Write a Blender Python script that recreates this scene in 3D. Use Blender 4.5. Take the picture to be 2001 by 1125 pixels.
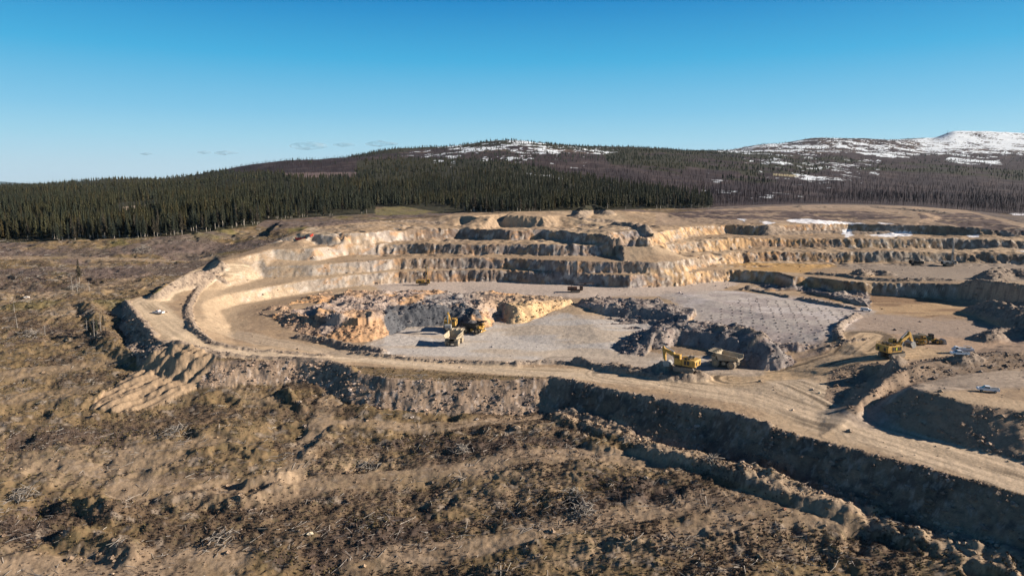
import bpy, math, random
import numpy as np
from mathutils import Vector, Matrix
from mathutils.geometry import delaunay_2d_cdt
R = math.radians
S = bpy.context.scene
for o in list(bpy.data.objects): bpy.data.objects.remove(o)

# ------------------------------------------------------------------ camera, sky, sun, exposure
CAMZ = 74.0; PITCH = R(8.55); F = 1334.0
cam = bpy.data.objects.new('camera', bpy.data.cameras.new('camera')); S.collection.objects.link(cam)
cam.location = (0, 0, CAMZ); cam.rotation_euler = (math.pi/2 - PITCH, 0, 0)
cam.data.lens = 24.0; cam.data.sensor_width = 36.0; cam.data.clip_end = 80000; cam.data.clip_start = 1
S.camera = cam
SUN_EL, SUN_AZ = 22.0, 91.0          # azimuth clockwise from +Y
wd = bpy.data.worlds.new("World"); S.world = wd; wd.use_nodes = True
nt = wd.node_tree; bgn = nt.nodes['Background']
sky = nt.nodes.new('ShaderNodeTexSky'); sky.sky_type = 'NISHITA'; sky.sun_disc = False
sky.sun_elevation = R(SUN_EL); sky.sun_rotation = R(SUN_AZ); sky.altitude = 1500
sky.air_density = 1.0; sky.dust_density = 0.3; sky.ozone_density = 2.5
geo = nt.nodes.new('ShaderNodeNewGeometry'); sep = nt.nodes.new('ShaderNodeSeparateXYZ'); rp = nt.nodes.new('ShaderNodeValToRGB')
neg = nt.nodes.new('ShaderNodeMath'); neg.operation = 'MULTIPLY'; neg.inputs[1].default_value = -1.0
nt.links.new(geo.outputs['Incoming'], sep.inputs[0]); nt.links.new(sep.outputs['Z'], neg.inputs[0]); nt.links.new(neg.outputs[0], rp.inputs[0])
SKYK = 1/0.08/1.80
stops = [(0.0, (.58,.74,.82)), (.03, (.49,.71,.84)), (.065, (.35,.66,.83)), (.10, (.22,.57,.81)), (.17, (.055,.43,.74)), (.25, (.006,.24,.58)), (.42, (.002,.04,.14)), (1.0, (.002,.02,.08))]
e = rp.color_ramp.elements
while len(e) < len(stops): e.new(.5)
for el, (p, c) in zip(e, stops): el.position = p; el.color = (*[v*SKYK*0.1 for v in c], 1)
bright = nt.nodes.new('ShaderNodeVectorMath'); bright.operation = 'SCALE'; bright.inputs['Scale'].default_value = 10.0
mx = nt.nodes.new('ShaderNodeMix'); mx.data_type = 'RGBA'; mx.inputs[0].default_value = 0.95
nt.links.new(rp.outputs[0], bright.inputs[0]); nt.links.new(sky.outputs[0], mx.inputs[6]); nt.links.new(bright.outputs[0], mx.inputs[7]); nt.links.new(mx.outputs[2], bgn.inputs['Color'])
bgn.inputs['Strength'].default_value = 0.08
sl = bpy.data.lights.new('sun', 'SUN'); sl.energy = 5.0; sl.angle = R(0.5); sl.color = (1.0, 0.885, 0.745)
sun = bpy.data.objects.new('sun', sl); S.collection.objects.link(sun)
sd = Vector((math.sin(R(SUN_AZ))*math.cos(R(SUN_EL)), math.cos(R(SUN_AZ))*math.cos(R(SUN_EL)), math.sin(R(SUN_EL))))
sun.rotation_euler = sd.to_track_quat('Z', 'Y').to_euler()
S.view_settings.view_transform = 'Standard'; S.view_settings.look = 'None'
S.view_settings.exposure = 0.85; S.view_settings.gamma = 1.0
S.render.engine = 'CYCLES'
S.cycles.max_bounces = 4; S.cycles.diffuse_bounces = 2; S.cycles.glossy_bounces = 2

# ------------------------------------------------------------------ numpy helpers
rng = np.random.default_rng(7)
f32 = np.float32
_tab = rng.random(65536).astype(f32)
def vn(x, y, s=0):
    xi = np.floor(x); yi = np.floor(y); fx = (x-xi).astype(f32); fy = (y-yi).astype(f32)
    fx = fx*fx*(3-2*fx); fy = fy*fy*(3-2*fy)
    xi = xi.astype(np.int64); yi = yi.astype(np.int64)
    def h(a, b): return _tab[((a*73856093) ^ (b*19349663) ^ (s*83492791 + 12345)) & 65535]
    a = h(xi, yi); b = h(xi+1, yi); c = h(xi, yi+1); d = h(xi+1, yi+1)
    return (a + (b-a)*fx)*(1-fy) + (c + (d-c)*fx)*fy
def fbm(x, y, sc, oc=4, s=0, g=0.5):
    r = 0; a = 1; t = 0; x = x/sc; y = y/sc
    for i in range(oc):
        r = r + a*vn(x*0.8-y*0.6+i*17.3, x*0.6+y*0.8-i*9.1, s*31+i); t += a; a *= g; x = x*2.03; y = y*2.03
    return r/t          # 0..1, mean .5
def ridged(x, y, sc, oc=3, s=0): return 1-np.abs(2*fbm(x, y, sc, oc, s)-1)*2
def ss(a, b, x): t = np.clip((x-a)/(b-a), 0, 1); return t*t*(3-2*t)
cp, sp = math.cos(PITCH), math.sin(PITCH)
def un(px, py, z):      # photo pixel + height -> ground plan point
    u = (px-1000.5)/F; v = (562.5-py)/F
    dz = v*cp - sp; dy = cp + v*sp
    t = (z-CAMZ)/dz
    return (u*t, dy*t)
def proj(x, y, z):
    dep = y*cp + (CAMZ-z)*sp
    return 1000.5+F*x/dep, 562.5 - F*((z-CAMZ)*cp + y*sp)/dep
def U(pts): return [(*un(p[0], p[1], p[2]), p[2]) for p in pts]
def dens(pl, step=4.0):
    out = []
    for a, b in zip(pl[:-1], pl[1:]):
        n = max(1, int(math.hypot(b[0]-a[0], b[1]-a[1])/step))
        for i in range(n): out.append(tuple(a[k]+(b[k]-a[k])*i/n for k in range(len(a))))
    out.append(tuple(pl[-1])); return out
def inpoly(x, y, poly):
    r = np.zeros(np.shape(x), bool); n = len(poly)
    for i in range(n):
        x0, y0 = poly[i][:2]; x1, y1 = poly[(i+1) % n][:2]
        if y0 == y1: continue
        c = ((y0 > y) != (y1 > y)) & (x < (x1-x0)*(y-y0)/(y1-y0)+x0)
        r ^= c
    return r
def pdist(x, y, pl, closed=False):      # distance to polyline, interpolated 3rd value, arc length
    best = np.full(x.shape, 1e9, f32); zz = np.zeros(x.shape, f32); al = np.zeros(x.shape, f32); L = 0
    seg = list(zip(pl[:-1], pl[1:])) + ([(pl[-1], pl[0])] if closed else [])
    for a, b in seg:
        dx, dy = b[0]-a[0], b[1]-a[1]; l2 = dx*dx+dy*dy+1e-9
        t = np.clip(((x-a[0])*dx+(y-a[1])*dy)/l2, 0, 1)
        d = np.hypot(x-a[0]-t*dx, y-a[1]-t*dy)
        m = d < best
        best = np.where(m, d, best); zz = np.where(m, a[2]+(b[2]-a[2])*t, zz); al = np.where(m, L+t*math.sqrt(l2), al)
        L += math.sqrt(l2)
    return best, zz, al

# ------------------------------------------------------------------ far land (depth y, tangent u -> height)
YS = np.array([500, 700, 900, 1200, 1600, 2000, 2500, 3200, 4000, 5000, 7000, 16000.])
COL = {
-500:[423,415,398,388,378,370,368,370,371,372,372,366],
0:   [425,415,398,384,374,364,366,370,372,372,372,366],
300: [425,412,393,377,362,350,355,364,368,370,371,366],
600: [425,408,388,366,338,313,318,340,354,360,366,366],
800: [425,407,385,360,332,308,294,302,330,350,362,366],
1000:[425,406,383,355,327,300,277,290,320,345,360,366],
1200:[425,405,385,360,335,312,296,290,302,325,355,366],
1400:[425,406,390,370,345,322,305,298,297,312,350,366],
1500:[425,407,393,373,350,329,312,294,283,292,340,366],
1600:[425,408,395,376,355,336,319,293,272,285,335,366],
1700:[425,410,397,380,360,341,323,298,275,279,330,366],
1800:[425,412,400,385,365,345,325,302,284,271,325,366],
1850:[425,414,402,386,366,346,325,302,284,258,325,366],
1900:[425,416,404,388,367,347,326,302,284,259,325,366],
2001:[428,423,408,391,370,349,328,302,284,263,330,366],
2500:[432,426,412,393,372,352,330,305,290,272,335,366]}
_cu = np.array([(k-1000.5)/F for k in COL]); _cz = np.array([[CAMZ-(p-362)/F*y for p, y in zip(v, YS)] for v in COL.values()])
ZC = np.array([[np.interp(y, YS, r) for y in np.linspace(500, 16000, 1551)] for r in _cz])
for _ in range(30):
    ZC[:, 1:-1] = (ZC[:, :-2]+2*ZC[:, 1:-1]+ZC[:, 2:])/4
def zfar(x, y):
    u = x/np.maximum(y, 1); k = np.clip((y-500)/10, 0, 1549.99); k0 = k.astype(int); kf = k-k0
    ui = np.clip(np.interp(u, _cu, np.arange(len(_cu))), 0, len(_cu)-1.001); u0 = ui.astype(int); uf = ui-u0; uf = uf*uf*(3-2*uf)
    a = ZC[u0, k0]*(1-kf)+ZC[u0, k0+1]*kf; b = ZC[u0+1, k0]*(1-kf)+ZC[u0+1, k0+1]*kf
    z = a*(1-uf)+b*uf
    am = ss(750, 1600, y)
    z = z + am*((fbm(x, y, 260, 3, 91)-.5)*16 + (fbm(x, y, 60, 3, 92)-.5)*5)
    return z

# ------------------------------------------------------------------ survey: break lines of the pit, as (photo x, photo y, height)
GX0, GY0, GW, GH = -620, 40, 1240, 860          # raster, 1 m
def tin(points, lines, blur=0):
    vs = [(p[0], p[1]) for p in points]; zs = [p[2] for p in points]; ed = []
    for l in lines:
        n0 = len(vs); l = dens(l, 5.0)
        vs += [(p[0], p[1]) for p in l]; zs += [p[2] for p in l]
        ed += [(n0+i, n0+i+1) for i in range(len(l)-1)]
    ov, oe, of, ovo, _, _ = delaunay_2d_cdt([Vector(v) for v in vs], ed, [], 0, 0.01)
    zz = []
    P = np.array(vs); Z = np.array(zs)
    for v, o in zip(ov, ovo):
        if o: zz.append(zs[o[0]])
        else:
            d = (P[:, 0]-v[0])**2+(P[:, 1]-v[1])**2; k = np.argsort(d)[:4]; w = 1/(d[k]+.1); zz.append(float((Z[k]*w).sum()/w.sum()))
    G = np.full((GH, GW), np.nan)
    for t in of:
        (x0, y0), (x1, y1), (x2, y2) = [ov[i] for i in t]; za, zb, zc = [zz[i] for i in t]
        ia = max(0, int(min(x0, x1, x2)-GX0)); ib = min(GW, int(max(x0, x1, x2)-GX0)+2)
        ja = max(0, int(min(y0, y1, y2)-GY0)); jb = min(GH, int(max(y0, y1, y2)-GY0)+2)
        if ib <= ia or jb <= ja: continue
        X, Y = np.meshgrid(np.arange(ia, ib)+GX0, np.arange(ja, jb)+GY0)
        den = (y1-y2)*(x0-x2)+(x2-x1)*(y0-y2)
        if abs(den) < 1e-9: continue
        a = ((y1-y2)*(X-x2)+(x2-x1)*(Y-y2))/den; b = ((y2-y0)*(X-x2)+(x0-x2)*(Y-y2))/den; c = 1-a-b
        m = (a >= -1e-4) & (b >= -1e-4) & (c >= -1e-4)
        sub = G[ja:jb, ia:ib]; sub[m] = (a*za+b*zb+c*zc)[m]
    assert not np.isnan(G).all()
    while np.isnan(G).any():
        H = G.copy()
        for s_, ax in ((1, 0), (-1, 0), (1, 1), (-1, 1)):
            Rr = np.roll(G, s_, ax); m = np.isnan(H); H[m] = Rr[m]
        G = H
    return G
def blur(G, r):
    for _ in range(r):
        P_ = np.pad(G, 1, 'edge'); G = (P_[:-2, 1:-1]+P_[2:, 1:-1]+P_[1:-1, :-2]+P_[1:-1, 2:]+2*P_[1:-1, 1:-1])/6
    return G
_xs = np.linspace(-760, 760, 14)
FARPTS = [(x, y, float(zfar(np.array([x]), np.array([float(y)]))[0])) for y in (720, 800, 900) for x in _xs]
NAT = U([(-400,1500,-17),(300,1500,-17),(1000,1500,-17),(1700,1500,-17),(2500,1500,-17),
 (-300,1125,-15),(0,1125,-15),(400,1125,-15),(800,1125,-15),(1200,1125,-12),(1600,1125,-9.5),(2000,1180,-8.6),(2400,1200,-8.6),
 (-300,950,-9),(0,950,-11),(400,950,-12),(800,950,-12),(1150,950,-9.5),(1400,975,-7.8),(1650,1020,-7),(1850,1070,-7.2),
 (-300,820,-4),(0,820,-5.5),(300,820,-6),(600,820,-7),(850,825,-7.5),(1100,800,-7.3),(1200,840,-7.8),(1300,872,-7.3),(1400,905,-7),(1600,958,-6.4),(1800,1015,-6.5),(2001,1085,-7),
 (-300,700,3),(0,700,2.5),(160,720,0),(420,740,-1),(560,760,-3),
 (-300,620,9),(0,620,9),(120,620,9),(-300,560,17),(0,560,16),(150,560,16),(250,560,15.5),(320,545,18.5),
 (-400,510,26),(0,510,24),(200,510,24),(370,505,24),(-300,475,34),(0,475,33),(200,470,34),(400,455,38),(530,430,45)]) + \
 [(-620, 450, 33), (-620, 300, 12), (-620, 150, -8), (620, 150, -8), (620, 300, 0), (620, 450, 12), (300, 250, -6), (-620, 40, -17), (620, 40, -13), (0, 300, 0), (0, 450, 15), (0, 600, 35)]
c4 = [(600,457,39,32.5,5),(657,457,39.5,32.5,5),(733,454,39.5,32.2,5),(793,450,39.5,32,4),(899,447,39.5,32,4),(1000,451,39.5,32,4),(1060,450,39.5,32,4),(1127,454,39.5,32,4),
 (1202,459,39.2,32,4),(1262,461,38.8,32,5),(1293,452,39.5,32,7),(1353,443,39.5,32,8),(1414,440,39.5,32,7),(1500,442,39.5,32,5),(1551,440,39.5,32,5),(1657,437,39.5,32,5),(1762,440,39.5,32,5),(1847,442,39.5,32,5),(1923,448,38,33,5),(2050,458,35,33,5),(2300,464,34,33,5)]
c3 = [(545,486,31,24,7),(612,484,31.5,23,7),(672,478,31.5,24,6),(793,476,31.5,24.5,5),(900,478,31.5,24.5,4),(1000,478,31.5,24.5,4),(1081,480,31.5,24.5,4),(1202,480,31.5,24.5,5),
 (1293,477,31.5,24.5,6),(1353,471,31.5,24.5,7),(1420,468,31.5,24.5,5),(1500,466,31.5,24.5,5),(1700,467,31.5,24.5,5),(1850,467,31.5,24.5,5),(2001,470,31.5,24.5,5),(2300,476,31.5,24.5,5)]
c2 = [(400,549,17,11.5,10),(506,522,20.5,14,8),(612,516,22.5,15,7),(702,510,23.5,16.5,6),(778,505,24,17,5),(900,504,24,17,4),(1000,504,24,17,4),(1112,510,24,17,3.5),(1232,512,24,17,3),(1275,513,24,17,4),
 (1323,510,24,17,5),(1384,498,24,17,7),(1444,493,24,17,6),(1500,492,24,17,5),(1700,493,24,17,5),(1850,494,24,17,5),(2001,497,24,17,5),(2300,500,24,17,5)]
c1 = [(400,588,9.8,4.6,9),(445,573,10.8,4.5,8),(520,560,12,5,7),(612,546,14,6.8,6.5),(702,536,15.8,8.8,6),(778,530,16.5,9,5),(900,528,16.5,9,4),(1000,528,16.5,9,4),(1021,530,16.5,9,4),(1112,533,16.5,9,4),
 (1232,538.5,16.5,9,4),(1323,534,16.5,9,5),(1390,528,16.5,9,6),(1423,526,16.5,9,5),(1454,527,16.5,9,3.5),(1521,532,16.5,9,3.5),(1551,541,16.5,9,6),(1581,540,16.5,9,3.5),(1640,548,16.5,9,3.5),(1690,552,16.5,9,3.5),(1705,551,16.5,9,4),(1750,553,16.5,9,6),(1778,552,17.2,9,3.5),(1853,553,18,9,3.5),(1914,560,18,9,3.5),(2001,566,18.5,9,3.5),(2300,570,18.5,9,4)]
def crest(c):
    a = [(*un(p[0], p[1], p[2]), p[2]) for p in c]; n = len(a); b = []
    for i in range(n):
        i0, i1 = max(0, i-1), min(n-1, i+1); dx, dy = a[i1][0]-a[i0][0], a[i1][1]-a[i0][1]; l = math.hypot(dx, dy)
        b.append((a[i][0]+dy/l*c[i][4], a[i][1]-dx/l*c[i][4], c[i][3]))
    return a, b
LINES = []; CR = []
for c in (c4, c3, c2, c1):
    a, b = crest(c); LINES += [a, b]; CR.append((a, b))
front = [(245,590,13),(262,615,11.5),(290,648,9.3),(320,672,8),(360,692,6.5),(420,703,5.5),(500,706,4.5),(580,704,4),(640,711,3.5),(700,727,3),(760,738,2.5),(860,743,2),(960,741,2),(1080,739,2),
 (1130,749,2),(1200,765,2),(1300,786,2),(1400,803,2),(1500,832,2),(1560,850,2.2),(1640,870,2.2),(1800,914,2.5),(1900,940,2.8),(2001,968,3),(2250,1040,3.5),(2900,1300,4)]
FRONT = U(front)
leftup = U([(520,470,34),(440,494,28.5),(370,512,23),(300,550,17)])
LINES += [FRONT, leftup + [FRONT[0]]]
rim = U([(430,512,25),(480,499,28),(545,482,32),(600,462,37.5)])
PTS = FARPTS + NAT[-12-4:-12] + U([
 (-300,475,34),(-300,560,17),(-300,620,9),(0,475,33),(0,560,16),(0,620,9),(120,620,9),(250,560,15.5),(150,560,16),(200,510,24),(370,505,24),(0,510,24),(-400,510,26),
 # land above the top bench
 (530,430,45),(600,430,44),(600,445,41.5),(700,420,47),(700,440,42.5),(800,418,48),(850,438,41.5),(895,443,40.5),(1000,415,50),(1200,412,50),(1120,425,46),(1180,440,42),(1250,447,42),(1290,440,42.5),
 (1300,425,44),(1400,420,46),(1500,425,44.5),(1600,425,44.5),(1700,402,50),(1550,410,49),(1850,405,49),(1750,428,43.5),(1900,430,43.5),(2001,425,44),(2001,445,39.5),(2300,430,43),(2300,450,38),
 (530,455,38.5),(560,470,35.5),
 # pit floors
 (620,577,8),(560,585,6.3),(500,594,5),(440,622,3.6),(470,605,4.3),(450,650,3),(460,670,2.6),(550,678,1.6),(640,688,0.6),(700,680,0),(760,670,0),(900,690,0.2),(1000,660,0),(1100,690,0.2),(1200,700,0.3),(1350,715,0.3),(1500,720,0.8),
 (700,565,9),(800,558,9),(900,558,9),(1100,568,9),(1300,566,9),(1420,560,9),(1500,580,9),(1600,590,9),(1600,640,9),(1690,605,9),(1800,600,9.3),(1850,640,9.5),(1950,620,10),(2100,640,10),(2200,600,10),
 (1560,700,3),(1620,690,5.5),(1600,660,8.6),(1700,695,8.2),(1700,650,9),(1650,665,8.6),(1740,703,8.8),(1880,690,9.5),(2001,665,10.2),(2200,680,10.5),
 # haul road, left end
 (400,530,19.3),(330,565,15),(290,590,12.5),(310,612,11.2),(360,650,8.8),(430,685,6),(560,697,3.8),(700,696,2),(900,716,1.4),(1100,725,1.4),(1200,735,1.4),(1400,750,1.4),(1480,770,1.6),(1600,810,2),(1800,870,2.4),(2001,930,2.8),(2250,1000,3.2),
 (800,720,1.6),(1000,733,1.6),(640,700,3),(1300,745,1.4),
 # hollow and bank, right
 (1620,735,4.5),(1625,760,3.2),(1640,790,2.4),(1665,765,3.5),(1690,748,4.5),(1700,735,5),(1610,775,2.5),(1600,745,4),
 (1690,818,2.6),(1720,790,5),(1760,762,7.5),(1800,748,9),(1900,740,10.6),(2001,728,11.2),(1930,762,11.2),(2001,770,11.3),(2200,760,11.5)])
LINES += [rim,
 U([(373,589,10.2),(366,611,10),(377,638,8.7),(411,664,6.6),(448,676,5),(582,683,2.7),(660,693,1.8)]),      # inner edge of the left road
 U([(396,596,9.5),(400,620,8.5),(412,645,5.5),(440,660,3.6)]),
 U([(885,443,39.9),(905,442,40),(960,442,40),(1010,444,39.8),(1060,446,39.7),(1095,445,39.8)]),   # toe, top cut
 U([(885,424,46.5),(940,421,49),(1000,421,49.2),(1060,422,49),(1100,421,48.5),(1110,424,46.5)]),
 U([(1640,727,5.8),(1680,713,8),(1725,712,9.3),(1750,712,9.5),(1800,706,9.3)]),
 U([(1665,808,4),(1700,775,7.3),(1728,748,9.5),(1748,724,11.5),(1800,711,12.8),(1850,701,13),(1900,699,13.3),(1950,689,13.8),(2001,681,14.3),(2200,690,15)]),
 U([(1688,803,3.4),(1715,783,5.3),(1745,762,7),(1780,746,8.6),(1850,735,10),(1930,727,10.8),(2001,720,11.2),(2200,722,11.5)]),
 U([(1742,775,7.2),(1765,763,9),(1787,755,11.2),(1830,769,11.6),(1855,778,11.6),(1889,789,11.6),(1941,793,11.6),(2001,799,11.6),(2200,815,12)]),
 U([(1694,824,2.5),(1760,842,2.4),(1850,867,2.5),(1940,887,2.8),(2001,904,3),(2200,960,3.4)]),
]
GP = tin(PTS, LINES)
GP = blur(GP, 1)
GO = blur(tin(NAT + FARPTS, []), 60)
def bil(G, x, y):
    i = np.clip(x-GX0, 0, GW-1.001); j = np.clip(y-GY0, 0, GH-1.001); i0 = i.astype(int); j0 = j.astype(int); fi = i-i0; fj = j-j0
    return (G[j0, i0]*(1-fi)+G[j0, i0+1]*fi)*(1-fj)+(G[j0+1, i0]*(1-fi)+G[j0+1, i0+1]*fi)*fj
PL = FRONT + [(900, 100, 0), (900, 2000, 0), (-300, 2000, 0), (-205, 640, 0)] + leftup
# raised broken-rock benches inside the pit: crest outline, slope
MUCK = U([(650,566,9),(600,577,8.5),(560,590,8),(520,600,7),(505,608,5.5),(530,612,6.5),(570,612,8),(620,620,8),(660,628,7.5),(700,629,7.5),(725,628,7.5),(748,618,8.5),(765,607,9.5),(800,602,10),(850,599,10.5),(890,598,10.5),(925,600,10.5),
 (938,592,10.5),(960,588,10),(990,589,10),(1008,598,10),(1035,594,10),(1060,590,10),(1100,585,9.5),(1128,580,9.5),(1150,587,9.5),(1185,598,9),(1230,604,9),(1290,608,9),(1320,614,9),(1332,624,9),(1300,634,9),(1283,645,9),(1330,641,9.5),(1370,645,9.5),(1430,655,9.5),
 (1475,667,9),(1512,680,8.5),(1522,676,9),(1500,662,9),(1580,662,9),(1640,640,9),(1700,600,9),(1700,566,9),(1420,556,9),(1000,558,9),(760,560,9)])
MID = U([(1165,632,4),(1200,627,4),(1310,622,4.5),(1318,630,4),(1290,640,3.5),(1230,642,3.5),(1190,640,3)])

RIDGES = [ # pts (px,py,z), height, half width, roughness
 ([(430,508,27),(405,520,24.5),(375,540,20.5),(345,556,17),(320,570,14.5),(308,580,13.5)], 4.5, 5, 1),
 ([(440,520,25),(420,535,20),(390,556,16),(375,580,12),(368,600,10.4),(370,622,9.6),(384,648,8),(415,668,6.5),(450,680,5),(500,687,4.2),(582,690,3.4),(640,694,2.8)], 1.5, 2.2, 1),
 ([(585,662,1.2),(640,671,.6),(700,684,.6),(745,692,.6)], 2.4, 3.0, 1),
 ([(690,690,1.6),(780,702,1.2),(850,707,1.0),(950,712,1.0),(1010,714,1)], 1.4, 2.0, 1),
 ([(1010,714,1),(1060,708,.8),(1130,712,.8),(1200,717,.8)], 1.3, 2.2, 1),
 ([(1130,712,.8),(1180,722,1.2),(1230,732,1.4),(1300,740,1.4),(1345,742,1.3)], 2.4, 2.6, 1),
 ([(1200,716,.8),(1250,722,1),(1300,727,1.2),(1350,733,1.2)], 1.4, 2.0, 1),
 ([(1290,728,1.2),(1330,734,1.2),(1365,738,1.2)], 3.6, 5.0, 1),
 ([(420,690,6),(470,697,5),(560,703,4),(640,709,3.3),(690,722,3)], 1.5, 2.2, 1),
 ([(345,676,8),(390,690,6.6),(430,700,5.5)], 1.5, 2.4, 1),
 ([(245,588,13.5),(268,618,11.5),(300,655,9)], 1.2, 2.2, 1),
 ([(1080,738,2),(1200,764,2),(1300,785,2),(1400,802,2),(1500,831,2)], .9, 1.6, 1),
 ([(1640,663,8.7),(1634,650,9),(1640,640,9),(1658,627,9),(1674,619,9)], 1.9, 2.2, 1),
 ([(1560,584,9),(1600,592,9),(1640,599,9),(1672,605,9)], 1.5, 1.8, 1),
 ([(1450,565,9),(1490,572,9),(1540,580,9)], 1.5, 1.8, 1),
 ([(1470,668,9),(1500,662,9),(1450,652,9),(1400,648,9)], 1.5, 2.0, 1),
 ([(1690,665,8.6),(1640,670,8.3),(1605,676,7.5)], .8, 1.6, 1),
 ([(1932,612,10),(1965,622,10),(2010,640,10),(2090,668,10)], 8.0, 11, 2),
 ([(1905,572,14),(1950,580,13),(2010,592,12),(2100,606,12)], 3.5, 8, 2),
 ([(1930,548,17),(1970,545,17),(2030,548,17),(2200,550,17)], 5, 8, 2),
 ([(1680,538,17),(1700,535,17),(1730,537,17)], 4, 6, 2),
 ([(1580,533,17),(1640,538,17),(1690,545,17),(1730,548,17),(1853,551,17)], 1.8, 3, 1),
 ([(1925,662,10),(1950,656,10),(1990,654,10),(2100,660,10)], 3, 6, 2),
 ([(1740,718,10),(1755,716,10)], 3.0, 3.5, 1),
 ([(1875,703,13),(1900,699,13.3)], 2.0, 4, 1),
 ([(1130,416,50),(1155,411,50),(1185,414,50)], 5, 8, 1),
 ([(1205,430,46),(1240,440,43),(1262,450,41)], 3.5, 5, 2),
 ([(1140,428,46),(1200,428,46)], 3, 5, 2),
 ([(1560,406,50),(1700,404,50),(1850,412,49)], 2, 8, 2),
 ([(1500,432,44),(1620,430,44),(1740,436,42)], 3, 6, 2),
 ([(170,612,8),(195,640,5),(210,675,3),(265,702,1.5),(300,716,1)], 2.5, 5, 2),
 ([(600,440,43),(760,430,45),(860,432,44)], 1.5, 5, 1), ([(325,705,2),(275,745,-1),(225,782,-3)], 1.6, 12, 1), ([(375,712,1),(330,755,-1.5)], 1.2, 9, 1),
 # spoil berm below the haul road
 ([(1100,806,-4.5),(1150,818,-4.6),(1200,836,-4.8),(1300,872,-4.6),(1400,903,-4.2),(1500,932,-3.9),(1600,958,-3.7),(1700,985,-3.6),(1800,1020,-3.7),(1900,1058,-3.9),(2001,1095,-4.2),(2250,1195,-4.6)], 2.4, 5.4, 3),
 ([(1120,850,-7.5),(1200,880,-8.5)], 1.5, 4, 2),
 # low heaps on the cleared ground
 ([(600,885,-9),(625,870,-9),(650,840,-8)], 1.2, 3, 2),
 ([(330,985,-12.5),(400,975,-12.5),(480,985,-12.5),(540,960,-12)], 2.6, 5, 2),
 ([(150,985,-12),(190,990,-12.5),(230,1010,-13)], 2.2, 4, 2),
 ([(140,1040,-13),(210,1060,-13.5),(260,1085,-14)], 2.6, 4, 2),
 ([(480,950,-11.5),(560,935,-11.5)], 2.2, 3, 2),
 ([(1200,1078,-12),(1330,1083,-11.5),(1460,1066,-10.5)], 1.2, 3, 1),
 ([(1400,1052,-10.5),(1520,1040,-9.5)], 1.0, 3, 1),
 ([(960,850,-9),(1010,848,-9)], 1.5, 3, 2),
 ([(560,765,-3),(590,800,-5.5)], 1.6, 2, 2),
]
GULLY = [ # cut channels
 ([(1640,470,0)], 0, 0)][:0]
TRK = U([(325,702,3),(395,708,2),(425,728,0),(380,757,-2),(300,795,-4.5),(230,806,-5),(175,797,-4),(205,765,-2),(262,722,1)])
BURD = U([(300,700,4),(400,708,3),(440,725,0),(560,730,-1),(640,770,-4),(700,800,-6.5),(620,760,-3)])

GRADED = [([(655,775,-6),(625,830,-8),(590,900,-11),(555,950,-12)], 3.5, .7), ([(240,880,-8),(330,868,-8),(420,862,-8)], 4, .6),
 ([(470,960,-12),(560,955,-12),(760,930,-11),(1000,905,-10),(1150,890,-9),(1290,900,-8)], 4.5, .8), ([(700,1085,-13),(960,1062,-13),(1200,1012,-10),(1500,975,-8.5)], 4, .75),
 ([(-50,508,24),(100,508,24),(260,508,24),(420,500,27)], 3, .9), ([(-50,600,12),(180,560,16),(250,548,17)], 4, .6), ([(-50,735,1),(120,712,2),(230,700,2)], 5, .6),
 ([(0,1118,-15),(200,1112,-15),(420,1095,-14)], 7, .8), ([(260,960,-12),(420,962,-12),(560,958,-12)], 7, .7), ([(640,825,-7),(850,835,-8),(1060,815,-7)], 3, .8), ([(0,770,-1),(180,760,-2)], 5, .5), ([(1340,1040,-9),(1500,1000,-8),(1640,1010,-7.5)], 5, .7), ([(60,905,-9),(200,915,-9.5),(330,890,-9)], 4, .5)]
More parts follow.
